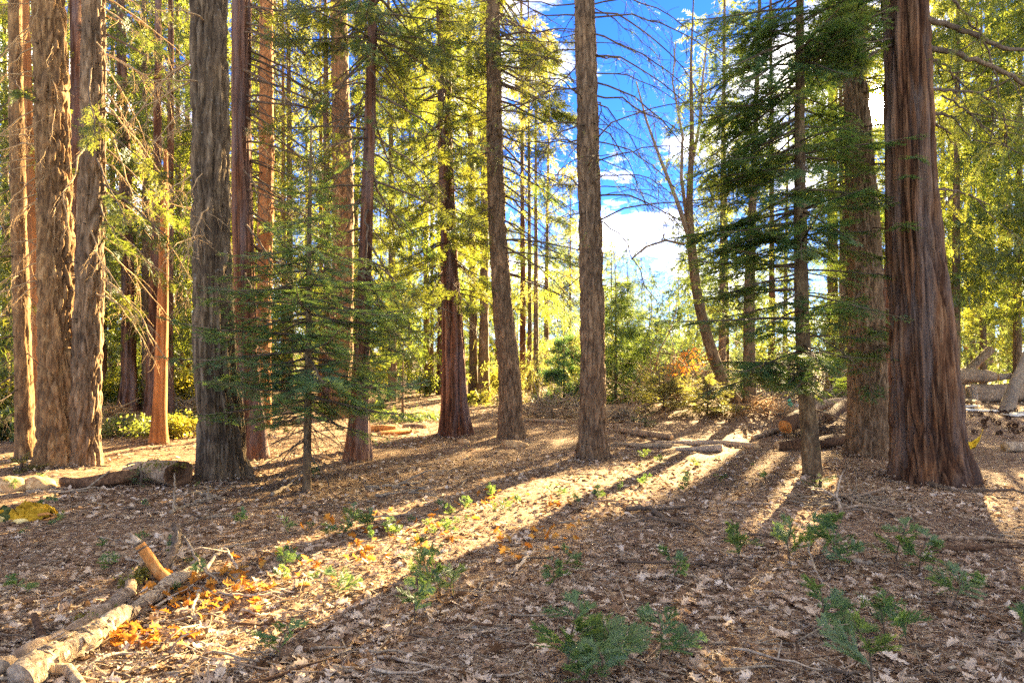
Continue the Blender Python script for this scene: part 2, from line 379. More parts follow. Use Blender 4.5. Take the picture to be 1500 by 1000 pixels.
M['moss'] = leaf_mat('moss', (0.09, 0.09, 0.01), (0.20, 0.17, 0.02), (0.2, 0.2, 0.02), (0.3, 0.26, 0.03), 0.2, 12)
M['rock'] = bark_mat('granite', (0.22, 0.13, 0.07), (0.40, 0.26, 0.14), (0.52, 0.39, 0.25), 7, 1.0, use_attr=False, bump=0.5)
M['rockgrey'] = bark_mat('grey_stone', (0.20, 0.19, 0.18), (0.36, 0.34, 0.32), (0.5, 0.47, 0.44), 7, 1.0, use_attr=False, bump=0.5)
M['f_fir'] = leaf_mat('fir_needles', (0.050, 0.110, 0.036), (0.090, 0.145, 0.045), (0.15, 0.27, 0.04), (0.30, 0.35, 0.04), 0.46)
M['f_young'] = leaf_mat('young_fir_needles', (0.075, 0.150, 0.065), (0.125, 0.185, 0.070), (0.18, 0.31, 0.06), (0.30, 0.38, 0.06), 0.42)
M['f_cedar'] = leaf_mat('cedar_sprays', (0.045, 0.085, 0.022), (0.085, 0.115, 0.025), (0.18, 0.23, 0.025), (0.34, 0.33, 0.03), 0.45, brown=(0.22, 0.12, 0.03))
M['f_back'] = leaf_mat('conifer_sprays', (0.060, 0.090, 0.022), (0.110, 0.120, 0.025), (0.19, 0.26, 0.03), (0.46, 0.44, 0.04), 0.52, 0.5)
M['f_back2'] = leaf_mat('conifer_sprays_cool', (0.045, 0.090, 0.045), (0.080, 0.120, 0.045), (0.18, 0.27, 0.06), (0.34, 0.37, 0.06), 0.5, 0.35)
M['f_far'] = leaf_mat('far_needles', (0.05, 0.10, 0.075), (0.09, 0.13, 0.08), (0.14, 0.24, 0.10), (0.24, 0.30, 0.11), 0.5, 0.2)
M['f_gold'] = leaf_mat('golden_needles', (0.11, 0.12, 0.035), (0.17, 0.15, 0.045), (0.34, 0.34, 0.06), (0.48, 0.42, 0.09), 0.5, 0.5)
M['f_dark'] = leaf_mat('pine_needles', (0.050, 0.115, 0.050), (0.085, 0.150, 0.060), (0.10, 0.24, 0.06), (0.18, 0.30, 0.06), 0.4)
M['f_shrub'] = leaf_mat('shrub_leaves', (0.10, 0.12, 0.02), (0.17, 0.16, 0.03), (0.38, 0.38, 0.03), (0.55, 0.46, 0.04), 0.5, 1.2)
M['f_shrub2'] = leaf_mat('manzanita_leaves', (0.07, 0.11, 0.03), (0.13, 0.15, 0.04), (0.25, 0.32, 0.04), (0.38, 0.38, 0.05), 0.45, 1.2)
M['f_orange'] = leaf_mat('orange_leaves', (0.38, 0.14, 0.02), (0.5, 0.22, 0.03), (0.65, 0.22, 0.02), (0.75, 0.33, 0.03), 0.5, 3)
M['f_seed'] = leaf_mat('seedling_sprays', (0.080, 0.150, 0.050), (0.130, 0.180, 0.050), (0.18, 0.32, 0.06), (0.30, 0.38, 0.05), 0.4, 1.5)
M['leaf'] = litter_mat('dry_oak_leaves', [(0.0, (0.10, 0.055, 0.026)), (0.25, (0.25, 0.155, 0.085)), (0.5, (0.44, 0.31, 0.19)), (0.8, (0.60, 0.47, 0.31)), (1.0, (0.70, 0.59, 0.43))])
M['leafo'] = litter_mat('orange_oak_leaves', [(0.0, (0.38, 0.13, 0.02)), (0.5, (0.52, 0.21, 0.03)), (1.0, (0.58, 0.32, 0.07))], 0.4)
M['chaff'] = litter_mat('needle_litter', [(0.0, (0.06, 0.036, 0.022)), (0.3, (0.19, 0.125, 0.076)), (0.6, (0.35, 0.25, 0.155)), (0.85, (0.48, 0.38, 0.25)), (1.0, (0.55, 0.46, 0.34))], 0.1)
M['yellowcloth'] = bark_mat('yellow_canvas', (0.16, 0.085, 0.005), (0.38, 0.23, 0.015), (0.50, 0.34, 0.05), 9, 1.0, use_attr=False, bump=0.3)
M['greencloth'] = bark_mat('green_canvas', (0.03, 0.05, 0.02), (0.07, 0.09, 0.03), (0.14, 0.15, 0.05), 6, 1.0, use_attr=False, bump=0.3)
M['creamcloth'] = bark_mat('cream_canvas', (0.42, 0.33, 0.12), (0.55, 0.45, 0.20), (0.62, 0.55, 0.30), 6, 1.0, use_attr=False, bump=0.3)
M['ribbon'] = bark_mat('yellow_ribbon', (0.6, 0.36, 0.01), (0.72, 0.47, 0.03), (0.8, 0.58, 0.08), 9, 1.0, use_attr=False, bump=0.2)
M['board'] = bark_mat('grey_board', (0.42, 0.40, 0.37), (0.58, 0.56, 0.53), (0.70, 0.68, 0.66), 9, 0.2, use_attr=False, bump=0.2)
M['greenribbon'] = bark_mat('green_plastic', (0.05, 0.26, 0.15), (0.10, 0.38, 0.24), (0.2, 0.5, 0.34), 9, 1.0, use_attr=False, bump=0.2)

# ------------------------------------------------------------------ trunks
def trunk_mesh(name, path, radii, mat, segs=40, amp=0.018, freq=9.0, stretch=0.2, flare=0.15, flare_h=0.35, seed=0, spacing=0.07, zfine=9.0, flutes=6, style='ridge'):
    """path: list of (x, y, z) from the ground up, relative to the tree's base; radii at the same points"""
    path = np.asarray(path, float); radii = np.asarray(radii, float)
    zt = path[:, 2]; zs = list(np.arange(zt[0], min(zt[-1], zfine), spacing)) + list(np.arange(min(zt[-1], zfine), zt[-1] + 0.3, 0.6))
    zs = np.array(zs); zs[-1] = min(zs[-1], zt[-1])
    # smooth the centre line a little
    cx = np.interp(zs, zt, path[:, 0]); cyy = np.interp(zs, zt, path[:, 1]); r = np.interp(zs, zt, radii)
    k = max(1, int(0.5 / spacing)); ker = np.ones(2 * k + 1) / (2 * k + 1)
    def sm(a):
        e = np.concatenate([2 * a[0] - a[k:0:-1], a, 2 * a[-1] - a[-2:-k - 2:-1]]) if len(a) > k + 2 else a
        return np.convolve(e, ker, 'valid') if len(e) > len(a) else a
    cx, cyy, r = sm(cx), sm(cyy), sm(r)
    th = np.arange(segs) / segs * 2 * np.pi
    TH, ZZ = np.meshgrid(th, zs); Rr = np.repeat(r[:, None], segs, 1)
    rng = RS(seed + 11)
    ph = rng.rand(3) * 6.28
    fl = np.exp(-np.maximum(ZZ - zs[0] - 0.05, 0) / flare_h)
    lob = 1 + 0.45 * np.sin(flutes * TH + ph[0]) * 0.6 + 0.35 * np.sin((flutes // 2 + 1) * TH + ph[1])
    Rr = Rr * (1 + flare * fl * lob)
    Rr = Rr * (1 + 0.05 * np.sin(2 * TH + ph[1] + ZZ * 0.35) + 0.03 * np.sin(3 * TH + ph[2] - ZZ * 0.6))
    rb = np.repeat(r[:, None], segs, 1)
    P = np.stack([np.cos(TH) * rb * freq, np.sin(TH) * rb * freq, ZZ * freq * stretch], -1).reshape(-1, 3) + seed * 7.3
    w = fbm(P * 0.5, seed + 5, 2); P2 = P + (w[:, None] - 0.5) * 1.2
    n = fbm(P2, seed, 4)
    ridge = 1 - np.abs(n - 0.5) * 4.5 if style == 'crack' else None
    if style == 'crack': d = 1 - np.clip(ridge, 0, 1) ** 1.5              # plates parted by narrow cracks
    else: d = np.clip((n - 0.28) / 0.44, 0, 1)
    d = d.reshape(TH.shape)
    n2 = fbm(P * 2.7 + 9, seed + 3, 2).reshape(TH.shape)
    Rr = Rr + amp * ((d - 0.6) + 0.35 * (n2 - 0.5)) * np.clip(rb / 0.15, 0.3, 1.6)
    V = np.stack([cx[:, None] + np.cos(TH) * Rr, cyy[:, None] + np.sin(TH) * Rr, ZZ], -1).reshape(-1, 3)
    m = len(zs); i = np.arange(m - 1)[:, None] * segs; j = np.arange(segs)[None, :]; kk = (j + 1) % segs
    Q = np.stack([i + j, i + kk, i + segs + kk, i + segs + j], -1).reshape(-1, 4)
    V = np.vstack([V, [cx[-1], cyy[-1], zs[-1] + 0.05]]); c = len(V) - 1; jj = np.arange(segs)
    T = np.stack([(m - 1) * segs + jj, (m - 1) * segs + (jj + 1) % segs, np.full(segs, c)], -1)
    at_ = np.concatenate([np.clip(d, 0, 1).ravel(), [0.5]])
    return mesh_np(name, V, [T, Q], mat, None, True, at_)

STYLE = {'cedar': dict(amp=0.05, freq=11, stretch=0.055, style='crack', flare=0.30, flare_h=0.45, flutes=7), 'fir': dict(amp=0.030, freq=15, stretch=0.22, flare=0.18, flare_h=0.25, style='crack'),
         'pine': dict(amp=0.04, freq=13, stretch=0.30, flare=0.18, style='crack'), 'greyfir': dict(amp=0.045, freq=13, stretch=0.13, flare=0.25, flare_h=0.35, style='crack'),
         'orange': dict(amp=0.022, freq=10, stretch=0.05, flare=0.22), 'oak': dict(amp=0.02, freq=14, stretch=0.3, flare=0.2, style='crack')}
class Tree:
    """a tree's base Empty plus a function for its axis"""
    def __init__(s, name, label, cat, px, group=None, Y=None, kind='fir', top=None, segs=40, seed=0, mat=None, spacing=0.07, part='trunk', root=None, **kw):
        # px: [(x, y, width)] up the trunk in photo pixels at one depth
        if Y is None: x0, Y, z0 = pg(px[0][0], px[0][1])
        s.Y = Y
        pts = [at(a, b, Y) for a, b, w in px]; rad = [w / FOC * Y / 2 for a, b, w in px]
        z0 = gz(pts[0].x, Y) - 0.05; pts[0].z = z0
        if root is None:
            s.base = Vector((pts[0].x, Y, z0)); s.root = thing(name, label, cat, s.base, group)
        else: s.root = root.root; s.base = root.base
        P = [p - s.base for p in pts]
        top = top or P[-1].z + 7
        if P[-1].z < top - 0.5:                    # on up out of the picture
            dv = (P[-1] - P[-2]) / max(0.1, (P[-1].z - P[-2].z)); dr = (rad[-1] - rad[-2]) / max(0.1, P[-1].z - P[-2].z)
            zz = top - P[-1].z; P.append(P[-1] + dv * zz * 0.8); P[-1].z = top; rad.append(max(0.02, rad[-1] + min(dr, -rad[-1] / 22) * zz))
        s.P = np.array([tuple(p) for p in P]); s.R = np.array(rad)
        st = dict(STYLE[kind]); st.update(kw); s.kind = kind
        zf = min(top, EYE + HZ / FOC * Y + 0.8)
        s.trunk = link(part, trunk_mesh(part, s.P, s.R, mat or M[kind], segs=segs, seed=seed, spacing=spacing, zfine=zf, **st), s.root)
        s.rng = RS(seed + 100)
    def axis(s, z):
        return np.array([np.interp(z, s.P[:, 2], s.P[:, 0]), np.interp(z, s.P[:, 2], s.P[:, 1]), z]), float(np.interp(z, s.P[:, 2], s.R))
    def zpx(s, py): return EYE + (HZ - py) / FOC * s.Y - s.base.z
    def lit(s, py0, py1):
        for a, b in zip(np.linspace(py0, py1, 4)[:-1], np.linspace(py0, py1, 4)[1:]):
            za, zb = sorted((s.zpx(a), s.zpx(b))); c, r = s.axis((za + zb) / 2)
            LIT_SEG.append((c[0] + s.base.x, c[1] + s.base.y, za + s.base.z, zb + s.base.z, r))
        return s

# ------------------------------------------------------------------ branch patterns (grow along +X, up is +Z)
def needle_tris(A, B, Nn, spacing, ln, wd, ang, rng, jit=0.25, up=0.15):
    """flat needles in pairs along the twigs A->B"""
    d = B - A; L = np.linalg.norm(d, axis=1); d = d / (L[:, None] + 1e-9)
    cnt = np.maximum(1, (L / spacing).astype(int)); idx = np.repeat(np.arange(len(A)), cnt)
    t = (np.concatenate([np.arange(c) for c in cnt]) + rng.rand(len(idx))) / cnt[idx]
    P = A[idx] + (B - A)[idx] * t[:, None]; D = d[idx]; U = Nn[idx]
    S_ = np.cross(U, D); S_ /= np.linalg.norm(S_, axis=1, keepdims=True) + 1e-9
    out = []
    for sgn in (-1, 1):
        a = ang * (1 + jit * (rng.rand(len(P)) - 0.5) * 2)
        n_ = D * np.cos(a)[:, None] + sgn * S_ * np.sin(a)[:, None] + U * (up + jit * (rng.rand(len(P)) - 0.5))[:, None]
        n_ /= np.linalg.norm(n_, axis=1, keepdims=True)
        l = ln * (0.7 + 0.5 * rng.rand(len(P))); h = D * wd / 2
        out.append(np.stack([P - h, P + h, P + n_ * l[:, None]], 1))
    V = np.concatenate(out).reshape(-1, 3); return V, np.arange(len(V)).reshape(-1, 3)
def tip_strips(A, B, wd, Nn):
    d = B - A; s_ = np.cross(Nn, d); s_ /= np.linalg.norm(s_, axis=1, keepdims=True) + 1e-9
    V = np.stack([A - s_ * wd / 2, A + s_ * wd / 2, B], 1).reshape(-1, 3); return V, np.arange(len(V)).reshape(-1, 3)
def axis_curve(L, droop, up, rng, n=10, wig=0.05):
    t = np.linspace(0, 1, n); x = t * L; z = -droop * L * t ** 1.6 + up * L * t ** 4
    y = np.cumsum(rng.randn(n)) * wig * L / n
    return np.stack([x, y, z + np.cumsum(rng.randn(n)) * wig * 0.5 * L / n], -1)
def at_curve(C, t):
    f = np.asarray(t) * (len(C) - 1); i = np.clip(f.astype(int), 0, len(C) - 2); u = (f - i)[:, None]
    D = C[i + 1] - C[i]; return C[i] * (1 - u) + C[i + 1] * u, D / np.linalg.norm(D, axis=1, keepdims=True)

def fir_branch(seed, L=1.6, droop=0.12, up=0.05, bare=0.15, dens=1.0, sidelen=0.36, nl=0.034, nw=0.010, hang=0.15):
    rng = RS(seed); C = axis_curve(L, droop, up, rng)
    wood = MB(); V, F = tube(C, np.linspace(0.011 * L, 0.003, len(C)), 5); wood.add(V, F)
    ns = int(L / 0.05 * dens); t = np.sort(rng.rand(ns) * (0.99 - bare) + bare); sg = np.where(np.arange(ns) % 2, 1, -1)
    P, D = at_curve(C, t); U = np.tile([0, 0, 1.0], (ns, 1)); Sd = np.cross(U, D) * sg[:, None]
    a = np.radians(48 + 14 * rng.randn(ns)); l = sidelen * L * ((1 - t) ** 0.8 * 0.95 + 0.12) * (0.55 + 0.6 * rng.rand(ns))
    d = D * np.cos(a)[:, None] + Sd * np.sin(a)[:, None]; d[:, 2] += rng.randn(ns) * 0.14 - hang
    d /= np.linalg.norm(d, axis=1, keepdims=True); E = P + d * l[:, None]; E[:, 2] -= 0.08 * l
    V, F = tip_strips(P, E, 0.010, U); wood.add(V, F)
    m = np.maximum(1, (l / 0.06).astype(int)); ix = np.repeat(np.arange(ns), m); ts = 0.2 + 0.75 * rng.rand(len(ix))
    P2 = P[ix] + (E - P)[ix] * ts[:, None]; sg2 = np.where(rng.rand(len(ix)) < 0.5, 1, -1); S2 = np.cross(U[ix], d[ix]) * sg2[:, None]
    a2 = np.radians(45 + 12 * rng.randn(len(ix))); d2 = d[ix] * np.cos(a2)[:, None] + S2 * np.sin(a2)[:, None]; d2[:, 2] += rng.randn(len(ix)) * 0.12 - 0.05
    l2 = (0.35 * l[ix] * (1.1 - ts) + 0.05) * (0.7 + 0.5 * rng.rand(len(ix))); E2 = P2 + d2 * l2[:, None]
    A = np.concatenate([P + (E - P) * 0.15, P2, C[-3:-1]]); B = np.concatenate([E, E2, C[-2:]])
    Nn = np.tile([0, 0, 1.0], (len(A), 1)) + rng.randn(len(A), 3) * 0.25
    fol = MB(); V, F = needle_tris(A, B, Nn, 0.013, nl, nw, np.radians(58), rng); fol.add(V, F)
    return wood, fol
def cedar_branch(seed, L=1.5, droop=0.28, up=0.10, bare=0.3, dens=1.0):
    rng = RS(seed); C = axis_curve(L, droop, up, rng, wig=0.12)
    wood = MB(); V, F = tube(C, np.linspace(0.012 * L, 0.003, len(C)), 5); wood.add(V, F)
    ns = int(L / 0.055 * dens); t = np.sort(rng.rand(ns) ** 0.8 * (0.99 - bare) + bare); sg = np.where(rng.rand(ns) < 0.5, 1, -1)
    P, D = at_curve(C, t); U = np.tile([0, 0, 1.0], (ns, 1)); Sd = np.cross(U, D) * sg[:, None]
    a = np.radians(50 + 22 * rng.randn(ns)); l = L * (0.10 + 0.22 * rng.rand(ns)) * (1.15 - 0.6 * t)
    d = D * np.cos(a)[:, None] + Sd * np.sin(a)[:, None]; d[:, 2] += rng.randn(ns) * 0.35 - 0.25
    d /= np.linalg.norm(d, axis=1, keepdims=True); E = P + d * l[:, None]; E[:, 2] -= 0.1 * l
    V, F = tip_strips(P, E, 0.009, U); wood.add(V, F)
    # each side shoot carries a flat fan of scale-leaved fronds, the fans hang at all angles
    Np = np.cross(d, rng.randn(ns, 3)); Np /= np.linalg.norm(Np, axis=1, keepdims=True)
    m = np.maximum(4, (l / 0.022).astype(int)); ix = np.repeat(np.arange(ns), m); ts = 0.08 + 0.92 * rng.rand(len(ix))
    sg2 = np.where(rng.rand(len(ix)) < 0.5, 1, -1); S2 = np.cross(Np[ix], d[ix]) * sg2[:, None]
    a2 = np.radians(40 + 14 * rng.randn(len(ix))); P2 = P[ix] + (E - P)[ix] * ts[:, None]
    d2 = d[ix] * np.cos(a2)[:, None] + S2 * np.sin(a2)[:, None] + Np[ix] * rng.randn(len(ix))[:, None] * 0.2
    l2 = (0.05 + 0.45 * l[ix] * (1.05 - ts) * (0.5 + 0.7 * rng.rand(len(ix)))); E2 = P2 + d2 * l2[:, None]
    fol = MB(); V, F = needle_tris(P2, E2, Np[ix], 0.022, 0.042, 0.016, np.radians(32), rng, 0.4, 0.05); fol.add(V, F)
    return wood, fol
def bare_branch(seed, L=2.0, droop=0.25, up=0.0, nsub=14, wig=0.16, r0=0.011, leaf=0.0, sub=0.42):
    rng = RS(seed); C = axis_curve(L, droop, up, rng, 12, wig)
    wood = MB(); V, F = tube(C, np.linspace(r0 * L, 0.0025, len(C)), 5); wood.add(V, F)
    A, B = [], []
    for k in range(nsub):
        t = 0.15 + 0.83 * rng.rand(); P, D = at_curve(C, np.array([t])); P, D = P[0], D[0]
        d = D + rng.randn(3) * np.array([0.35, 0.75, 0.35]) + np.array([0, 0, -0.30]); d /= np.linalg.norm(d)
        l = L * sub * (0.3 + 0.7 * rng.rand()) * (1.1 - 0.7 * t); q = [P]; dd = d.copy()
        for s_ in range(5): dd = dd + rng.randn(3) * 0.16 + np.array([0, 0, -0.10]); dd /= np.linalg.norm(dd); q.append(q[-1] + dd * l / 5)
        V, F = tube(q, np.linspace(0.005, 0.0016, 6), 3, False); wood.add(V, F)
        for w in range(int(2 + 5 * rng.rand())):
            i = rng.randint(1, 5); e = rng.randn(3) * 0.6 + dd; e /= np.linalg.norm(e); l3 = l * (0.12 + 0.25 * rng.rand())
            q2 = [q[i], q[i] + e * l3 * 0.5, q[i] + e * l3 + np.array([0, 0, -0.03])]
            V, F = tube(q2, [0.0028, 0.002, 0.0012], 3, False); wood.add(V, F)
            A.append(q2[1]); B.append(q2[2])
    fol = None
    if leaf:
        A = np.array(A); B = np.array(B); k = rng.rand(len(A)) < leaf; fol = MB()
        V, F = needle_tris(A[k], B[k], RS(seed).randn(k.sum(), 3), 0.016, 0.03, 0.006, np.radians(50), rng, 0.5); fol.add(V, F)
    return wood, fol
def pine_branch(seed, L=1.2):
    rng = RS(seed); C = axis_curve(L, -0.15, 0.1, rng); wood = MB(); V, F = tube(C, np.linspace(0.012 * L, 0.005, len(C)), 5); wood.add(V, F); fol = MB()
    ends = [C[-1]]; 
    for k in range(7):
        t = 0.35 + 0.6 * rng.rand(); P, D = at_curve(C, np.array([t])); e = D[0] + rng.randn(3) * 0.6; e /= np.linalg.norm(e); q = P[0] + e * L * 0.25
        V, F = tube([P[0], q], [0.006, 0.004], 3); wood.add(V, F); ends.append(q)
    for e in ends:
        n = 110; u = rng.randn(n, 3) + np.array([0.9, 0, 0.5]); u /= np.linalg.norm(u, axis=1, keepdims=True); b = e + rng.randn(n, 3) * 0.035; w = np.cross(u, rng.randn(n, 3)); w *= 0.004 / np.linalg.norm(w, axis=1, keepdims=True)
        V = np.stack([b - w, b + w, b + u * (0.11 + 0.06 * rng.rand(n))[:, None]], 1).reshape(-1, 3); fol.add(V, np.arange(3 * n).reshape(-1, 3))
    return wood, fol

PAT = {}
def pattern(key, builds, mw, mf):
    r = []
    for w, f in builds: r.append((w.mesh('branch', mw), f.mesh('foliage', mf) if f is not None and f.n else None))
    PAT[key] = r
pattern('fir', [fir_branch(s) for s in range(5)], M['limb'], M['f_fir'])
pattern('young', [fir_branch(20 + s, L=1.0, droop=0.10, up=0.12, bare=0.12, nl=0.032, nw=0.009, hang=0.05, dens=1.3) for s in range(4)], M['limb'], M['f_young'])
pattern('firthin', [fir_branch(30 + s, L=1.8, droop=0.25, bare=0.45, dens=0.6) for s in range(4)], M['limb'], M['f_fir'])
pattern('cedar', [cedar_branch(40 + s) for s in range(5)], M['limb'], M['f_cedar'])
pattern('cedarthin', [cedar_branch(50 + s, L=1.9, bare=0.5, dens=0.75) for s in range(4)], M['limb'], M['f_cedar'])
pattern('dead', [bare_branch(60 + s) for s in range(6)], M['limb'], None)
pattern('droop', [bare_branch(70 + s, L=2.2, droop=0.30 + 0.09 * s, up=-0.12, nsub=10 + 3 * (s % 3), wig=0.30, r0=0.0065, leaf=0.6, sub=0.55) for s in range(8)], M['limb'], M['f_fir'])
pattern('pale', [bare_branch(80 + s, droop=0.3, nsub=11, wig=0.22, r0=0.009) for s in range(6)], M['limbpale'], None)
pattern('pine', [pine_branch(90 + s) for s in range(3)], M['limb'], M['f_dark'])

def put_branch(tree, z, az, el, sc, key, roll=0.0, name='branch', force=False, prune=True, inset=0.7):
    """az: 0 = to the right of the picture, 90 = away from the camera"""
    rng = tree.rng; c, r = tree.axis(z); a = math.radians(az); e = math.radians(el)
    d = np.array([math.cos(a) * math.cos(e), math.sin(a) * math.cos(e), math.sin(e)])
    o = c + np.array([math.cos(a), math.sin(a), 0]) * r * inset
    wood, fol = PAT[key][rng.randint(len(PAT[key]))]
    if not force:
        Lb = 1.7 * sc; smp = np.array([o + d * Lb * t + np.array([0, 0, -0.2 * Lb * t * t]) for t in (0.35, 0.6, 0.85, 1.0)]) + np.array(tree.base)
        if prune and sunny(smp, 0.15).mean() > 0.2: return None
        if glint(smp).any(): return None
        y_ = smp[:, 1].min()
        if y_ < 1.5: return None
    b = link(name, wood, tree.root, Vector(o)); b.rotation_euler = (Euler((math.radians(roll), 0, 0)).to_matrix().to_4x4()).to_euler()
    Mx = Matrix.Rotation(a, 3, 'Z') @ Matrix.Rotation(-e, 3, 'Y') @ Matrix.Rotation(math.radians(roll), 3, 'X')
    b.rotation_euler = Mx.to_euler(); b.scale = (sc, sc, sc)
    if fol is not None: link('foliage', fol, b)
    return b
def whorls(tree, z0, z1, step, key, az=(0, 360), sc=(0.8, 1.1), el=(-10, 10), n=3, taper=None, **kw):
    z = z0; rng = tree.rng; k = rng.rand() * 360
    while z < z1:
        f = 1.0 if taper is None else taper(z)
        for i in range(n):
            if az[1] - az[0] >= 359: a = k + i * 360 / n + rng.randn() * 18
            else: a = az[0] + (az[1] - az[0]) * rng.rand()
            kk = key if isinstance(key, str) else key[rng.randint(len(key))]
            put_branch(tree, z + rng.randn() * step * 0.25, a, el[0] + (el[1] - el[0]) * rng.rand(), f * (sc[0] + (sc[1] - sc[0]) * rng.rand()), kk, roll=rng.randn() * 12, **kw)
        k += 360 / n * 0.5 + 20 + rng.rand() * 20; z += step * (0.75 + 0.5 * rng.rand())

# ------------------------------------------------------------------ ground
def build_ground():
    ys = np.concatenate([np.arange(-6, 2.5, 0.5), np.arange(2.5, 9, 0.06), np.arange(9, 26, 0.2), 26 * 1.06 ** np.arange(0, 38)])
    us = np.sign(np.linspace(-1, 1, 241)) * np.abs(np.linspace(-1, 1, 241)) ** 1.15
    YY, UU = np.meshgrid(ys, us, indexing='ij'); XX = UU * (np.maximum(YY, 0) * 1.25 + 8)
    Z = gzv(XX, YY)
    p = np.stack([XX * 3.2, YY * 3.2, XX * 0], -1).reshape(-1, 3); q = np.stack([XX * 11, YY * 11, XX * 0], -1).reshape(-1, 3)
    rel = (fbm(p, 21, 3) - 0.5).reshape(XX.shape) * 0.05 + (fbm(q, 25, 2) - 0.5).reshape(XX.shape) * 0.035
    Z = Z + rel * np.clip((40 - YY) / 20, 0, 1)
    n, m = XX.shape; i = np.arange(n - 1)[:, None] * m; j = np.arange(m - 1)[None, :]
    F = np.stack([i + j, i + j + 1, i + m + j + 1, i + m + j], -1).reshape(-1, 4)
    o = link('ground', mesh_np('ground', np.stack([XX, YY, Z], -1).reshape(-1, 3), [F], M['ground'], None, True)); tag(o, kind='structure')
    tag(o, 'forest floor of needles, dry leaves and broken twigs')
build_ground()

# ------------------------------------------------------------------ the near trunks (photo pixels: x, y, width)
T = {}
T['double'] = Tree('conifer_tree', 'double-trunked conifer with two thick furrowed stems fused at the base', 'tree',
    [(90, 680, 62), (88, 600, 54), (84, 500, 46), (80, 333, 42), (76, 150, 41), (70, 0, 41)], kind='pine', segs=150, seed=1, flare=0.12, spacing=0.045)
T['double_b'] = Tree('', '', '', [(122, 679, 44), (124, 600, 40), (129, 500, 38), (134, 333, 36), (137, 150, 33), (137, 0, 32)], kind='fir', segs=130, seed=2, root=T['double'], Y=T['double'].Y, amp=0.035, flare=0.1, spacing=0.045).lit(680, 0)
T['left_thin'] = Tree('conifer_tree', 'slim golden-lit conifer trunk just left of the double-trunked tree', 'tree',
    [(38, 670, 26), (36, 600, 24), (28, 333, 19), (23, 100, 17), (22, 0, 16)], kind='fir', segs=40, seed=3, mat=M['pine'], flare=0.1).lit(670, 300)
T['left_red'] = Tree('conifer_tree', 'orange-brown trunk half hidden between the slim trunk and the double-trunked tree', 'tree',
    [(62, 655, 26), (58, 560, 21), (46, 333, 17), (36, 0, 13)], kind='orange', segs=32, seed=4).lit(655, 300)
T['between'] = Tree('conifer_tree', 'reddish trunk seen in the gap between the two fused stems', 'tree',
    [(118, 630, 20), (114, 333, 16), (110, 0, 14)], kind='cedar', segs=32, seed=5, amp=0.02)
T['dark'] = Tree('conifer_tree', 'thick dark grey fir with blackened flaring base behind the hollow log', 'tree',
    [(328, 699, 70), (326, 660, 66), (321, 600, 61), (312, 500, 55), (309, 333, 52), (308, 150, 49), (307, 0, 47)], kind='greyfir', segs=160, seed=6, flare=0.18, spacing=0.045)
T['redpair'] = Tree('cedar_tree', 'reddish cedar trunk close behind the thick dark fir', 'tree',
    [(373, 670, 40), (370, 600, 35), (361, 500, 32), (356, 333, 29), (354, 200, 27), (354, 0, 26)], kind='cedar', segs=90, seed=7, amp=0.025).lit(340, 60)
T['yellow'] = Tree('pine_tree', 'bright yellow-barked pine trunk right of the reddish cedar', 'tree',
    [(386, 626, 22), (386, 500, 20), (389, 333, 20), (391, 200, 20), (390, 0, 17)], kind='pine', segs=40, seed=8, mat=M['orange']).lit(480, 0)
T['golden'] = Tree('pine_tree', 'thick golden pine trunk behind the slender dark cedar', 'tree',
    [(500, 612, 32), (501, 500, 30), (503, 333, 29), (499, 150, 25), (496, 0, 23)], kind='pine', segs=48, seed=9).lit(610, 0)
T['slender'] = Tree('cedar_tree', 'slender dark red cedar right of the fir sapling', 'tree',
    [(524, 673, 32), (526, 640, 28), (528, 560, 25), (530, 500, 22), (536, 333, 19), (541, 200, 17), (546, 0, 14)], kind='cedar', segs=72, seed=10, amp=0.02)
T['cedar'] = Tree('cedar_tree', 'red-barked cedar with dense green sprays left of the two plain trunks', 'tree',
    [(667, 637, 40), (666, 600, 36), (665, 550, 33), (661, 450, 28), (656, 333, 24), (652, 200, 21), (649, 0, 18)], kind='cedar', segs=110, seed=11, amp=0.045).lit(560, 470)
T['lean'] = Tree('fir_tree', 'brown fir trunk leaning slightly left, with the oblong tan rock at its foot', 'tree',
    [(750, 641, 38), (749, 600, 34), (747, 550, 31), (736, 450, 28), (728, 333, 24), (724, 200, 22), (722, 0, 20)], kind='fir', segs=110, seed=12, flare=0.17, spacing=0.05)
T['centre'] = Tree('fir_tree', 'straight grey-brown fir trunk in the middle of the clearing with bare drooping branches', 'tree',
    [(869, 670, 47), (869, 640, 42), (869, 600, 39), (869, 500, 37), (865, 333, 34), (861, 200, 31), (856, 0, 28)], kind='fir', segs=150, seed=13, flare=0.19, spacing=0.045)
T['sapling'] = Tree('fir_sapling', 'young fir with thin trunk and airy blue-green tiers standing in the clearing', 'tree',
    [(449, 720, 13), (451, 600, 11), (452, 480, 9), (453, 333, 7), (455, 240, 4), (456, 180, 1.5)], kind='oak', segs=16, seed=14, amp=0.006, top=gz(0, 8) + 4.7, flare=0.15)
T['mossfir'] = Tree('fir_tree', 'young fir with a slim mossy trunk and dense dark tiers left of the sun', 'tree',
    [(1191, 695, 26), (1188, 660, 24), (1183, 600, 22), (1175, 500, 20), (1172, 333, 19), (1171, 200, 15), (1172, 0, 11)], kind='oak', segs=44, seed=15, amp=0.016, flare=0.08, mat=M['oak']).lit(690, 560)
T['behind'] = Tree('fir_tree', 'stout grey-brown fir trunk between the slim mossy fir and the massive red cedar', 'tree',
    [(1271, 668, 62), (1271, 640, 57), (1270, 560, 52), (1268, 450, 48), (1264, 333, 45), (1258, 230, 38), (1252, 100, 30), (1250, 0, 27)], kind='fir', segs=130, seed=16, amp=0.035, spacing=0.045)
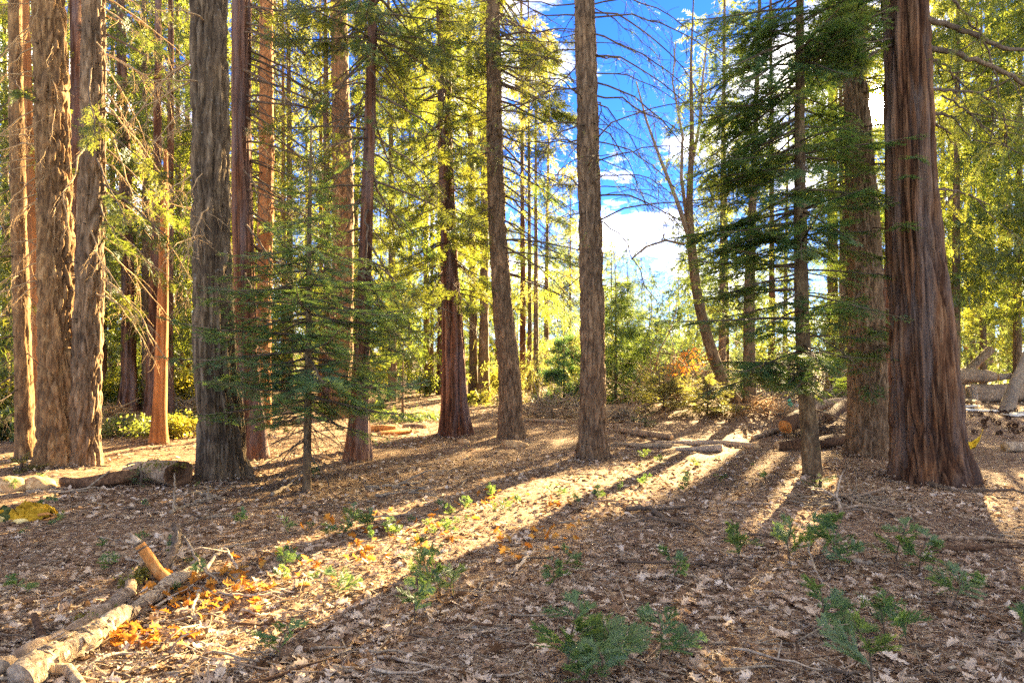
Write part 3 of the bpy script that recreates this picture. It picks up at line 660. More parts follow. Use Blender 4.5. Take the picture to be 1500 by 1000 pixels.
T['pink'] = Tree('cedar_tree', 'thin pinkish trunk squeezed between the stout fir and the massive red cedar', 'tree',
    [(1303, 648, 20), (1300, 560, 18), (1301, 430, 16), (1310, 250, 13), (1318, 0, 11)], kind='orange', segs=32, seed=17, mat=M['cedar'])
T['massive'] = Tree('cedar_tree', 'massive fluted red cedar with long curved limbs beside the sun', 'tree',
    [(1367, 705, 108), (1364, 670, 97), (1359, 620, 90), (1354, 550, 83), (1347, 450, 73), (1339, 333, 66), (1332, 200, 60), (1326, 0, 57)], kind='cedar', mat=M['cedar_burnt'], segs=200, seed=18, amp=0.05, freq=13, stretch=0.06, flare=0.10, flare_h=0.3, spacing=0.05)
T['oakfork'] = Tree('oak_tree', 'leaning forked oak with bare pale limbs against the blue sky', 'tree',
    [(1077, 617, 21), (1068, 585, 18), (1057, 555, 17), (1037, 500, 16), (1020, 430, 14), (1014, 370, 14), (1009, 310, 11), (1014, 200, 7), (1012, 90, 4), (1015, 20, 2)], kind='oak', segs=32, seed=19, amp=0.015, top=gz(6, 18) + 12.5)
T['oakup'] = Tree('oak_tree', 'upright mossy oak trunk beside the leaning forked oak', 'tree',
    [(1099, 619, 21), (1098, 560, 18), (1097, 450, 16), (1101, 330, 12), (1108, 150, 6)], kind='oak', segs=32, seed=20, amp=0.015)
T['flared'] = Tree('cedar_tree', 'dark cedar trunk with flared foot at the far edge of the left clearing', 'tree',
    [(188, 604, 28), (189, 570, 22), (188, 450, 18), (185, 333, 16), (180, 150, 13), (176, 0, 11)], kind='cedar', segs=40, seed=21, flare=0.35)
T['snag'] = Tree('snag', 'orange sunlit dead snag with a broken crooked top', 'tree',
    [(232, 648, 26), (234, 600, 20), (238, 480, 17), (241, 333, 13), (242, 250, 9), (243, 222, 5)], kind='orange', segs=40, seed=22, top=gz(-7, 13.8) + 5.55).lit(648, 250)
T['shadow'] = Tree('cedar_tree', 'dark trunk standing in shade directly behind the orange snag', 'tree',
    [(221, 617, 20), (225, 500, 16), (230, 333, 12), (232, 0, 9)], kind='cedar', segs=32, seed=23)
T['shadow2'] = Tree('cedar_tree', 'small dark trunk just right of the orange snag, mostly hidden', 'tree',
    [(247, 608, 15), (248, 500, 11), (250, 300, 9), (250, 0, 7)], kind='cedar', segs=24, seed=24)
T['grey1'] = Tree('conifer_tree', 'distant grey-green trunk on the left of a close pair beyond the red cedar', 'tree',
    [(694, 578, 14), (693, 450, 11), (690, 250, 9), (688, 100, 7)], kind='greyfir', segs=24, seed=25, spacing=0.2)
T['grey2'] = Tree('conifer_tree', 'distant pale pinkish-grey trunk on the right of a close pair beyond the red cedar', 'tree',
    [(708, 580, 19), (709, 500, 14), (710, 350, 12), (708, 100, 9)], kind='fir', segs=24, seed=26, spacing=0.2)
T['fork'] = Tree('conifer_tree', 'grey forked trunk splitting into two stems behind the right log heap', 'tree',
    [(1487, 548, 18), (1485, 470, 16), (1484, 405, 17)], kind='fir', segs=28, seed=27, spacing=0.12, top=gz(17, 23) + 4.9)
for k, (pxs) in enumerate(([(1482, 412, 10), (1477, 385, 9), (1475, 300, 8), (1478, 100, 6)], [(1486, 412, 10), (1495, 380, 9), (1494, 300, 8), (1492, 100, 6)])):
    f = T['fork']; P = np.array([tuple(at(a, b, f.Y) - f.base) for a, b, w in pxs]); R_ = np.array([w / FOC * f.Y / 2 for a, b, w in pxs])
    link('stem', trunk_mesh('stem', P, R_, M['fir'], segs=20, seed=40 + k, spacing=0.2, flare=0, amp=0.012, zfine=20), f.root)
f = T['oakfork']
for k, (pxs) in enumerate(([(1011, 350, 9), (990, 290, 6), (968, 235, 5), (948, 180, 3.5), (932, 120, 2)], [(1012, 250, 5), (1025, 180, 4), (1030, 110, 3), (1038, 40, 1.6)], [(1006, 320, 6), (998, 260, 5), (1000, 200, 4), (985, 120, 2.5), (990, 60, 1.2)], [(1002, 358, 4), (975, 352, 3.5), (945, 362, 3), (925, 380, 2)])):
    P = np.array([tuple(at(a, b, f.Y + 0.1 * k) - f.base) for a, b, w in pxs]); R_ = np.array([w / FOC * f.Y / 2 for a, b, w in pxs])
    V, F = tube(P, R_, 8); MB().add(V, F).build('limb', M['stick'], f.root, True)
    rng = RS(500 + k)
    for q in range(9):
        i = rng.randint(1, len(P)); a = P[i - 1] + (P[i] - P[i - 1]) * rng.rand(); d = np.array([rng.randn() * 0.7, rng.randn() * 0.5, 0.5 + rng.rand() * 0.6]); l = 0.5 + rng.rand() * 1.3
        pts = [a]
        for s_ in range(5): d = d + rng.randn(3) * 0.25; pts.append(pts[-1] + d / np.linalg.norm(d) * l / 5)
        V, F = tube(pts, np.linspace(0.014, 0.004, 6), 4, False); MB().add(V, F).build('twig', M['stick'], f.root)

# row of trunks in the dark stand right of the massive cedar
RT = [(1449, 548, 15, 'fir', 'mid-brown trunk behind the leaning cut log'), (1471, 552, 14, 'fir', 'brown trunk just left of the grey forked trunk'), (1418, 545, 12, 'pine', 'yellowish trunk right of the massive cedar, behind the logs'),
      (1404, 556, 9, 'cedar', 'dark thin trunk nearest the massive cedar in the shaded stand'), (1434, 552, 8, 'cedar', 'dark thin trunk in the shaded stand, behind the pine sprig'), (1395, 560, 8, 'pine', 'narrow trunk touching the outline of the massive cedar'),
      (1512, 562, 16, 'fir', 'trunk at the edge of the view behind the leaning pole')]
for k, (x, y, w, kd, lb) in enumerate(RT):
    t = Tree('conifer_tree', lb, 'tree', [(x, y, w), (x, 450, w * 0.85), (x - 1, 250, w * 0.7), (x - 2, 0, w * 0.5)], kind=kd, segs=24, seed=60 + k, spacing=0.15, group='trunks of the shaded stand'); T['rt%d' % k] = t

# small distant trunks seen through the trees
FT = [(478, 588, 14, 'cedar', 'dark trunk behind the fir sapling, left of the golden pine'), (470, 584, 8, 'orange', 'thin red trunk behind the fir sapling'), (415, 590, 8, 'orange', 'thin orange trunk between the yellow pine and the fir sapling'),
      (644, 578, 10, 'cedar', 'thin shaded trunk just left of the red-barked cedar'), (632, 575, 6, 'fir', 'spindly trunk left of the red-barked cedar'), (765, 572, 9, 'cedar', 'dark foot of a trunk under the golden pine boughs'), (775, 574, 7, 'greyfir', 'thin dark trunk under the golden pine boughs'),
      (1219, 576, 20, 'pine', 'pale sunlit trunk seen low behind the slim mossy fir'), (1240, 580, 14, 'fir', 'shaded trunk low behind the stout fir'), (1130, 572, 10, 'cedar', 'dim trunk in the thicket behind the upright oak'), (8, 600, 12, 'fir', 'trunk at the edge of the view left of the slim golden trunk'), (152, 598, 8, 'cedar', 'thin trunk beside the double-trunked tree, at the shrub line')]
for k, (x, y, w, kd, lb) in enumerate(FT):
    T['ft%d' % k] = Tree('conifer_tree', lb, 'tree', [(x, y, w), (x + 1, 450, w * 0.8), (x, 250, w * 0.65), (x - 1, 60, w * 0.4)], kind=kd, segs=20, seed=80 + k, spacing=0.2)

# ------------------------------------------------------------------ branches of the near trees
def bset(t, py0, py1, step, key, **kw): whorls(T[t], T[t].zpx(py0), T[t].zpx(py1), step, key, **kw)
# young fir in the clearing: tiers getting shorter upwards
sp = T['sapling']; ztop = sp.P[-1, 2]
bset('sapling', 600, 195, 0.115, 'young', sc=(0.75, 1.5), el=(-14, 8), n=5, taper=lambda z: max(0.14, min(1.15, (ztop - z) / 2.2)), force=True)
bset('sapling', 680, 560, 0.12, 'dead', sc=(0.28, 0.5), el=(-35, -5), n=4, force=True)
# mossy fir left of the sun
bset('mossfir', 548, 330, 0.19, 'fir', az=(110, 265), sc=(0.85, 1.3), el=(-12, 8), n=3)
bset('mossfir', 520, 330, 0.26, 'fir', az=(-80, 80), sc=(0.55, 0.9), el=(-14, 6), n=2)
bset('mossfir', 330, -40, 0.17, 'fir', az=(100, 275), sc=(0.75, 1.25), el=(-26, 0), n=3)
bset('mossfir', 330, -40, 0.28, 'fir', az=(-85, 75), sc=(0.6, 1.0), el=(-12, 10), n=2)
bset('mossfir', 600, 480, 0.16, 'dead', sc=(0.3, 0.55), n=2, el=(-25, 0))
# stout fir: boughs round the trunk, thick left of the sun
bset('behind', 560, 300, 0.45, 'fir', sc=(0.6, 0.95), el=(-20, 0), n=3)
bset('behind', 515, 470, 0.16, 'fir', az=(200, 340), sc=(0.55, 0.8), el=(-12, 0), n=2)
bset('behind', 300, -60, 0.27, 'fir', az=(60, 300), sc=(0.75, 1.3), el=(-16, 4), n=3)
bset('behind', 330, 175, 0.20, 'fir', az=(-70, 60), sc=(0.35, 0.6), el=(-20, 0), n=2)
bset('behind', 130, -40, 0.16, 'fir', az=(-80, 70), sc=(0.4, 0.8), el=(-25, 5), n=3)
# massive cedar: sprays high on the left, long limbs to the right
bset('massive', 70, -60, 0.20, 'cedar', az=(120, 250), sc=(0.6, 1.1), el=(-20, 5), n=3)
bset('massive', 340, 250, 0.4, 'fir', az=(180, 260), sc=(0.35, 0.5), el=(-10, 0), n=2)
ms = T['massive']
for k, (pts, w0) in enumerate((([(1352, 28), (1380, 34), (1420, 48), (1465, 70), (1515, 72), (1560, 60)], 9), ([(1352, 70), (1385, 73), (1430, 88), (1475, 106), (1510, 130), (1545, 165)], 9), ([(1330, 82), (1365, 86), (1385, 96), (1396, 112), (1402, 118)], 5),
                                ([(1352, 132), (1390, 133), (1432, 136), (1455, 150), (1452, 185)], 5), ([(1355, 168), (1385, 168), (1402, 174)], 6), ([(1345, 174), (1372, 182), (1395, 194)], 5), ([(1352, 280), (1390, 276), (1420, 286), (1450, 300)], 4), ([(1396, 0), (1420, 30), (1440, 55), (1462, 120), (1475, 200)], 4), ([(1380, 140), (1420, 165), (1455, 195), (1475, 215)], 3))):
    P = np.array([tuple(at(a, b, ms.Y - 0.15 + 0.12 * i) - ms.base) for i, (a, b) in enumerate(pts)]); n = len(P)
    tt = np.linspace(0, n - 1, n * 4); Pd = np.stack([np.interp(tt, np.arange(n), P[:, c]) for c in range(3)], -1)
    rr = RS(700 + k); Pd[1:] += rr.randn(len(Pd) - 1, 3) * 0.012
    V, F = tube(Pd, np.linspace(w0, w0 * 0.45, len(Pd)) / FOC * ms.Y / 2, 8)
    lb = MB().add(V, F).build('limb', M['limb'], ms.root, True)
    fo = MB()
    for q in range(10 if n > 4 else 4):
        i = rr.randint(len(Pd) // 4, len(Pd)); d = np.array([rr.randn() * 0.6 + 0.3, rr.randn() * 0.6, rr.randn() * 0.5 - 0.35]); l = 0.3 + rr.rand() * 0.8; c = [Pd[i]]
        for s_ in range(5): d = d + rr.randn(3) * 0.25; c.append(c[-1] + d / np.linalg.norm(d) * l / 5)
        V, F = tube(c, np.linspace(0.010, 0.003, 6), 4, False); MB().add(V, F).build('twig', M['limb'], lb)
        if rr.rand() < 0.5:
            A = np.array(c[2:5]) ; B = A + rr.randn(3, 3) * 0.12; V, F = needle_tris(np.repeat(A, 4, 0), np.repeat(B, 4, 0) + rr.randn(12, 3) * 0.1, rr.randn(12, 3), 0.02, 0.045, 0.014, np.radians(35), rr, 0.4); fo.add(V, F)
    if fo.n: fo.build('foliage', M['f_cedar'], lb)
# centre fir: dry stubs, long drooping bare branches
ce = T['centre']
bset('centre', 320, -60, 0.26, 'droop', az=(-75, 75), sc=(0.5, 1.35), el=(-15, 45), n=2)
bset('centre', 300, -50, 0.30, 'droop', az=(115, 245), sc=(0.45, 1.05), el=(-10, 35), n=2)
for (py, az, el, sc) in ((335, 8, -8, 1.15), (340, -15, -20, 0.9), (400, 170, -18, 0.6), (420, 20, -20, 0.35)):
    put_branch(ce, ce.zpx(py), az, el, sc, 'droop')
def stubs(t, py0, py1, n, ln=0.05, mat='limb'):
    t = T[t]; rng = RS(900 + n)
    for k in range(n):
        z = t.zpx(py0 + (py1 - py0) * rng.rand()); c, r = t.axis(z); a = math.radians(180 + 180 * rng.rand()) if rng.rand() < 0.9 else rng.rand() * 6.28
        d = np.array([math.cos(a), math.sin(a), 0.1 * rng.randn()]); o = c + d * r * 0.85; l = ln * (0.5 + rng.rand())
        V, F = tube([o, o + d * (r * 0.15 + l)], [0.014, 0.008], 6); MB().add(V, F).build('branch_stub', M[mat], t.root)
stubs('centre', 640, 0, 90, 0.03); stubs('lean', 600, 0, 50, 0.03); stubs('double_b', 560, 0, 60, 0.05); stubs('dark', 560, 0, 24, 0.04); stubs('double', 450, 0, 30, 0.04)
# leaning fir: sparse dark boughs, some green
bset('lean', 400, -40, 0.30, ['firthin', 'dead', 'cedarthin', 'dead'], az=(-70, 70), sc=(0.8, 1.25), el=(-30, 5), n=2)
bset('lean', 330, -40, 0.40, ['firthin', 'cedar', 'cedar'], az=(110, 250), sc=(0.5, 0.9), el=(-25, 0), n=2, prune=False)
bset('lean', 120, -40, 0.30, ['cedar', 'cedarthin'], az=(-80, 80), sc=(0.7, 1.2), el=(-30, 0), n=2, prune=False)
# green cedar
bset('cedar', 430, 120, 0.19, 'cedar', sc=(0.65, 1.15), el=(-28, 5), n=4, prune=False)
bset('cedar', 120, -40, 0.20, 'cedar', sc=(0.8, 1.4), el=(-20, 15), n=4, prune=False)
bset('cedar', 470, 380, 0.2, 'dead', sc=(0.4, 0.7), el=(-40, -10), n=2)
# slender cedar: dark fine boughs with scattered sprays
bset('slender', 470, -40, 0.24, ['dead', 'cedarthin', 'dead', 'firthin'], sc=(0.55, 1.05), el=(-40, 0), n=3)
bset('slender', 70, -60, 0.15, 'cedar', sc=(0.7, 1.2), el=(-20, 20), n=4, prune=False)
bset('slender', 530, 380, 0.25, 'fir', az=(-60, 70), sc=(0.4, 0.65), el=(-30, -10), n=2)
# dead pale boughs at left
bset('double_b', 420, -40, 0.30, ['pale', 'cedarthin', 'pale'], az=(-65, 65), sc=(0.5, 1.05), el=(-50, -5), n=2, force=True)
bset('double', 420, -40, 0.35, 'pale', az=(120, 250), sc=(0.4, 0.75), el=(-40, 0), n=2, force=True)
bset('double', 300, -20, 0.4, 'pale', az=(-100, -40), sc=(0.25, 0.45), el=(-60, -20), n=1, force=True)
bset('dark', 380, -20, 0.45, 'pale', az=(140, 280), sc=(0.35, 0.85), el=(-40, 5), n=2, force=True)
bset('redpair', 500, -40, 0.22, 'dead', az=(-60, 60), sc=(0.5, 1.1), el=(-30, 0), n=2, force=True)
bset('yellow', 420, -40, 0.35, 'dead', az=(-60, 240), sc=(0.6, 1.2), el=(-30, 0), n=2, force=True)
bset('flared', 420, 0, 0.4, 'dead', sc=(0.5, 1.0), el=(-40, 0), n=3, force=True)
bset('snag', 330, 235, 0.3, 'pale', sc=(0.3, 0.6), el=(-30, 20), n=3, force=True)
bset('left_thin', 600, 60, 0.3, ['cedarthin', 'dead'], sc=(0.4, 0.7), el=(-30, 0), n=2)
bset('left_red', 640, 420, 0.28, 'fir', az=(-40, 60), sc=(0.4, 0.6), el=(-30, -10), n=2)
bset('golden', 400, -20, 0.6, ['dead', 'cedarthin'], sc=(0.8, 1.3), el=(-30, 0), n=2)
bset('shadow', 420, 0, 0.5, 'dead', sc=(0.6, 1.0), el=(-40, 0), n=2)
# oaks keep a few green sprays
bset('oakup', 470, 150, 0.35, 'cedar', sc=(0.7, 1.2), el=(-20, 15), n=3)
bset('oakfork', 520, 300, 0.6, 'cedarthin', az=(-60, 60), sc=(0.5, 0.9), el=(-25, 0), n=2)
for k in range(7): bset('rt%d' % k, 470, 250, 0.9, ['dead', 'firthin'], sc=(0.8, 1.4), el=(-30, 0), n=2)
c = T['rt1']
for q in range(12): put_branch(c, c.zpx(478 - q * 3), 150 + q * 17, 20, 0.95, 'pine')
# orange autumn sprays on the leaning oak
def leaf_cards(C, sz, rng, n2=None, tri=True):
    n = len(C); u = rng.randn(n, 3); u /= np.linalg.norm(u, axis=1, keepdims=True); w = np.cross(u, rng.randn(n, 3)); w /= np.linalg.norm(w, axis=1, keepdims=True)
    s = sz * (0.6 + 0.8 * rng.rand(n))[:, None]
    V = np.stack([C - u * s, C + w * s * 0.5, C + u * s, C - w * s * 0.5], 1).reshape(-1, 3); return V, np.arange(4 * n).reshape(-1, 4)
rng = RS(77)
for (px, py, dy) in ((1002, 522, -0.5), (1012, 536, -0.4), (988, 538, -0.7), (1030, 528, -0.3), (1000, 545, -0.6), (1014, 515, -0.3)):
    c = np.array(at(px, py, T['oakfork'].Y + dy) - T['oakfork'].base); st, r = T['oakfork'].axis(c[2] - 0.1)
    V, F = tube([st, (st + c) / 2 + np.array([0, 0, 0.12]), c], [0.012, 0.008, 0.004], 4); br = MB().add(V, F).build('twig', M['stick'], T['oakfork'].root)
    C = c + rng.randn(34, 3) * np.array([0.13, 0.13, 0.09]); V, F = leaf_cards(C, 0.05, rng); MB().add(V, F).build('autumn_leaves', M['f_orange'], br)

# ------------------------------------------------------------------ the forest behind
def feather(seed, pairs=7, flat=0.10, w=0.040, wl=0.34):
    rng = RS(seed); V = [(0, -0.02, 0), (0, 0.02, 0), (1, 0, -0.08)]; F = [(0, 1, 2)]
    for i in range(pairs):
        for s in (-1, 1):
            x = 0.08 + 0.86 * (i + rng.rand() * 0.6) / pairs; l = wl * (1.15 - x * 0.75) * (0.7 + 0.5 * rng.rand()); a = math.radians(48 + 14 * rng.randn()); z = -0.08 * x
            b = np.array([x, 0, z]); d = np.array([math.cos(a), s * math.sin(a), rng.randn() * flat * 2 - 0.1]); k = len(V)
            V += [tuple(b - np.array([w, 0, 0])), tuple(b + np.array([w, 0, 0])), tuple(b + d * l)]; F.append((k, k + 1, k + 2))
    return np.array(V), np.array(F)
FEA = [feather(s) for s in range(4)]
FAN = [feather(10 + s, 7, 0.30, 0.045, 0.42) for s in range(4)]
def starb(seed, n=22):
    rng = RS(seed); u = rng.randn(n, 3) + np.array([0.5, 0, 0.5]); u /= np.linalg.norm(u, axis=1, keepdims=True); b = rng.randn(n, 3) * 0.12; w = np.cross(u, rng.randn(n, 3)); w *= 0.022 / np.linalg.norm(w, axis=1, keepdims=True)
    return np.stack([b - w, b + w, b + u * 0.6], 1).reshape(-1, 3), np.arange(3 * n).reshape(-1, 3)
STB = [starb(20 + s) for s in range(3)]

FAR = {}
def conifer(name, label, X, Y, h, cr, cb, mat, seed, tm='feather', nbr=150, dens=1.0, spray=0.55, trunk_r=None, group=None, bark='fir', droop=0.25, shape=0.8, limb=True, share=None, prune=True, cbk=0.4):
    if share is not None:
        X0, h0, cr0 = X, h, cr
        k = share % 8
        if k not in FAR: FAR[k] = None; X, Y, h, cr = X, Y, 20, 4.2
        else:
            root = thing(name, label, 'tree', (X, Y, gz(X, Y) - .05), group, share * 2.1)
            for nm, me in zip(('trunk', 'crown'), FAR[k]): o = link(nm, me, root); o.scale = (cr / 4.2, cr / 4.2, h / 20)
            return root
    rng = RS(seed); cb = cb * cbk; cr = cr * 1.3; nbr = int(nbr * 1.35); dens = dens * (1.35 if Y < 32 else 1.1); spray = spray * (1 if Y < 32 else 1.3); z0 = gz(X, Y) - 0.05; base = np.array([X, Y, z0])
    root = thing(name, label, 'tree', base, group)
    tr = trunk_r or h * 0.008
    lx, ly = rng.randn(2) * 0.01 * h
    pz = np.linspace(0, h, 9); path = np.stack([lx * (pz / h) ** 2, ly * (pz / h) ** 2, pz], -1); rad = tr * (1 - 0.93 * pz / h)
    tk = link('trunk', trunk_mesh('trunk', path, rad, M[bark], segs=9, seed=seed, spacing=0.45, amp=0.02, freq=9, stretch=0.2, flare=0.25, zfine=min(h, 9)), root)
    zc = cb * h; u = rng.rand(nbr) ** 0.9; z = zc + (h * 0.985 - zc) * u
    fr = (h - z) / (h - zc); ln = cr * np.minimum(1, fr ** shape * 1.1 + 0.04) * (0.65 + 0.45 * rng.rand(nbr)) * np.where(u < 0.08, 0.7, 1)
    az = rng.rand(nbr) * 6.283; el = np.radians(-18 + 34 * (1 - fr) + 8 * rng.randn(nbr))
    d = np.stack([np.cos(az) * np.cos(el), np.sin(az) * np.cos(el), np.sin(el)], -1)
    ax = np.stack([np.interp(z, pz, path[:, 0]), np.interp(z, pz, path[:, 1]), z], -1)
    # keep what the picture can see
    m = np.maximum(2, (ln / (spray * 0.36) * dens).astype(int)); ix = np.repeat(np.arange(nbr), m); t = 0.12 + 0.88 * rng.rand(len(ix)) ** 0.75
    lat = np.stack([-np.sin(az), np.cos(az), az * 0], -1)
    P = ax[ix] + d[ix] * (ln[ix] * t)[:, None] + lat[ix] * (rng.randn(len(ix)) * 0.16 * ln[ix] * (1 - 0.4 * t))[:, None]
    P[:, 2] -= droop * ln[ix] * t ** 1.7 + np.abs(rng.randn(len(ix))) * 0.05 * ln[ix]
    Pw = P + base; px, py = pixel(Pw)
    keep = (py > -120) & (px > -260) & (px < 1760) & ~glint(Pw)
    if share is not None: keep[:] = True
    if prune and share is None: keep &= ~(sunny(Pw, spray * 0.55) & (rng.rand(len(ix)) < 0.985))
    if share is None: keep &= ~(softly(Pw) & (rng.rand(len(ix)) < 0.7))
    P = P[keep]; ix = ix[keep]; n = len(P)
    yaw = az[ix] + rng.randn(n) * 0.75; pit = np.radians(18 + 22 * rng.randn(n)) + droop * 0.6; rol = rng.randn(n) * (0.35 if tm == 'feather' else 1.1)
    if tm == 'star': pit = rng.randn(n) * 0.5
    Rm = rot_z(yaw) @ rot_y(pit) @ rot_x(rol); sc = spray * (0.6 + 0.75 * rng.rand(n))
    fam = {'feather': FEA, 'fan': FAN, 'star': STB}[tm]; cw = MB(); pick = rng.randint(len(fam), size=n)
    for q, tp in enumerate(fam):
        k = pick == q
        if k.any(): V, F = stamp(tp, Rm[k], sc[k], P[k]); cw.add(V, F, 0)
    if limb:
        A = ax; B = ax + d * (ln * 0.8)[:, None]; B[:, 2] -= droop * ln * 0.6; s_ = np.cross(d, [0, 0, 1.0]) * 0.012 * max(1, Y / 25); u_ = np.array([0, 0, 0.014]) * max(1, Y / 25)
        kk = (pixel(A + base)[1] > -160) & ~sunny(B + base, 0.3) if share is None else np.ones(len(A), bool); A, B, s_ = A[kk], B[kk], s_[kk]
        if len(A):
            V = np.stack([A - s_, A + s_, A + u_, B], 1).reshape(-1, 3); i = np.arange(len(A))[:, None] * 4
            F = np.concatenate([i + np.array([0, 1, 3]), i + np.array([1, 2, 3]), i + np.array([2, 0, 3])]); cw.add(V, F, 1)
    if cw.n: cro = cw.build('crown', [mat, M['limb']], root)
    if share is not None: FAR[share % 8] = (tk.data, cro.data); tk.scale = cro.scale = (cr0 / 4.2, cr0 / 4.2, h0 / 20)
    return root

MARK = [(-400, 'the left edge'), (28, 'the slim golden trunk'), (100, 'the double-trunked tree'), (186, 'the flared dark trunk'), (241, 'the orange snag'), (308, 'the thick dark fir'), (389, 'the yellow-barked pine'), (453, 'the fir sapling'), (536, 'the slender cedar'), (656, 'the red-barked cedar'), (728, 'the leaning fir'), (865, 'the centre fir'), (1010, 'the forked oak'), (1172, 'the slim mossy fir'), (1264, 'the stout fir'), (1339, 'the massive cedar'), (1484, 'the grey forked trunk'), (2000, 'the right edge')]
PLACED = []
def zone(lst, look, group, name='conifer_tree', shared=None):
    seen = {}
    for px, Y, *_ in lst:
        i = max(q for q in range(len(MARK)) if MARK[q][0] <= px); seen.setdefault(i, []).append(Y)
    for k, (px, Y, h, cr, cb, mat, tm, kw) in enumerate(lst):
        x = (px - 750) / FOC * Y
        i = max(q for q in range(len(MARK)) if MARK[q][0] <= px); r = sorted(seen[i]).index(Y); n = len(seen[i])
        word = '' if n == 1 or shared else ('nearest ' if r == 0 else 'farthest ' if r == n - 1 else ('second ', 'third ', 'fourth ', 'fifth ', 'sixth ', 'seventh ', 'eighth ')[r - 1])
        lb = shared or f"{word}{look} behind the gap from {MARK[i][1]} to {MARK[i + 1][1]}"
        conifer(name, lb, x, Y, h, cr, cb, M[mat], 1000 + int(px * 3 + Y * 7 + k), tm, group=group, **kw)
B = 'f_back'; B2 = 'f_back2'
zone([(-120, 15, 17, 2.6, .12, B, 'fan', {}), (-40, 22, 22, 3.0, .15, B, 'fan', {}), (20, 30, 24, 3.4, .1, B2, 'feather', {}), (95, 38, 26, 3.6, .12, B, 'fan', {}), (165, 30, 24, 3.2, .22, B, 'fan', {}), (215, 22, 20, 2.5, .30, B, 'fan', {}), (275, 34, 27, 3.6, .12, B, 'fan', {}), (262, 26, 22, 2.8, .22, B, 'fan', {}), (330, 28, 24, 3.0, .2, B2, 'feather', {}), (-60, 42, 27, 4, .05, B2, 'feather', {}), (140, 55, 22, 4.2, .05, B2, 'feather', {}), (230, 60, 20, 4.5, .05, 'f_far', 'feather', {}), (310, 50, 24, 4, .08, B2, 'feather', {}), (50, 60, 22, 5, .05, 'f_far', 'feather', {})],
     'sunlit conifer', 'conifers of the left stand')
zone([(370, 40, 26, 3.4, .12, B, 'fan', {}), (425, 27, 22, 2.6, .3, B, 'fan', {}), (450, 45, 25, 3.6, .08, B2, 'feather', {}), (520, 34, 24, 3, .15, B, 'fan', {}), (575, 26, 21, 2.6, .2, B, 'fan', {}), (600, 48, 26, 3.8, .08, B2, 'feather', {}), (560, 60, 24, 4, .05, 'f_far', 'feather', {}), (625, 36, 24, 3, .18, B2, 'feather', {}), (690, 52, 25, 3.4, .1, B2, 'feather', {}), (730, 38, 24, 3.0, .18, B, 'fan', {}), (655, 30, 22, 2.4, .3, B, 'fan', {}), (480, 58, 22, 4, .05, 'f_far', 'feather', {}), (800, 46, 24, 3.2, .12, B2, 'feather', {}), (835, 62, 20, 3.4, .06, 'f_far', 'feather', {})],
     'sunlit conifer', 'conifers of the middle stand')
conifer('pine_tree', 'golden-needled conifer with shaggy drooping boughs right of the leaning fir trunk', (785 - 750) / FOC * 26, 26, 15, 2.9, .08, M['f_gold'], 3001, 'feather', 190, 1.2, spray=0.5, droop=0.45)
# the far hillside behind the gap in the trees
rngz = RS(12); lst = []
for k in range(30):
    px = 700 + rngz.rand() * 420; Y = 60 + rngz.rand() * 70; top = 300 + 105 * rngz.rand() + (40 if 880 < px < 1000 else 0); h = (HZ - top) / FOC * Y + EYE - gz((px - 750) / FOC * Y, Y)
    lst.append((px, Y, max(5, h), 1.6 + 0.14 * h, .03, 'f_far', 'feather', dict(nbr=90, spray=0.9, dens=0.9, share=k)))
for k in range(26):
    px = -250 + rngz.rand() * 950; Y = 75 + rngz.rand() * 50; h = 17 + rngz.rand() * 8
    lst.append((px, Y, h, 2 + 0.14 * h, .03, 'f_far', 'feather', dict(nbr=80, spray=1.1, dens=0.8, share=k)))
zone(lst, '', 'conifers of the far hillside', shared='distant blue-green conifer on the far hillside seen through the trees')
# right: darker stand left and right of the massive cedar
zone([(1065, 33, 16, 2.8, .05, B2, 'feather', {}), (1058, 24, 18, 2.6, .12, B2, 'feather', {}), (1222, 31, 20, 3, .08, B2, 'feather', {}), (1235, 27, 20, 2.8, .12, B, 'fan', {}), (1347, 30, 22, 3, .1, B2, 'feather', {}), (1322, 40, 24, 3.4, .05, B2, 'feather', {}), (1150, 44, 22, 3.4, .05, B2, 'feather', {}), (1250, 44, 24, 3.6, .05, B2, 'feather', {})],
     'shaded conifer', 'conifers behind the mossy fir')
zone([(1400, 24, 20, 2.5, .22, B, 'fan', dict(cbk=1.0)), (1440, 32, 22, 2.8, .25, B, 'fan', dict(cbk=1.0)), (1490, 27, 22, 2.6, .22, B, 'fan', dict(cbk=1.0)), (1530, 36, 24, 3.2, .15, B, 'fan', dict(cbk=1.0)), (1580, 22, 20, 2.8, .2, B, 'fan', dict(cbk=1.0)), (1425, 44, 24, 3.4, .08, B2, 'feather', dict(cbk=0.4)), (1480, 48, 24, 3.4, .06, B2, 'feather', dict(cbk=0.4)), (1390, 52, 24, 3.6, .06, B2, 'feather', dict(cbk=0.4)), (1560, 46, 24, 3.6, .06, B2, 'feather', dict(cbk=0.4)), (1640, 30, 22, 3.2, .1, B, 'fan', dict(cbk=1.0)), (1380, 36, 24, 2.8, .15, B, 'fan', dict(cbk=1.0))],
     'backlit conifer', 'conifers of the right stand')
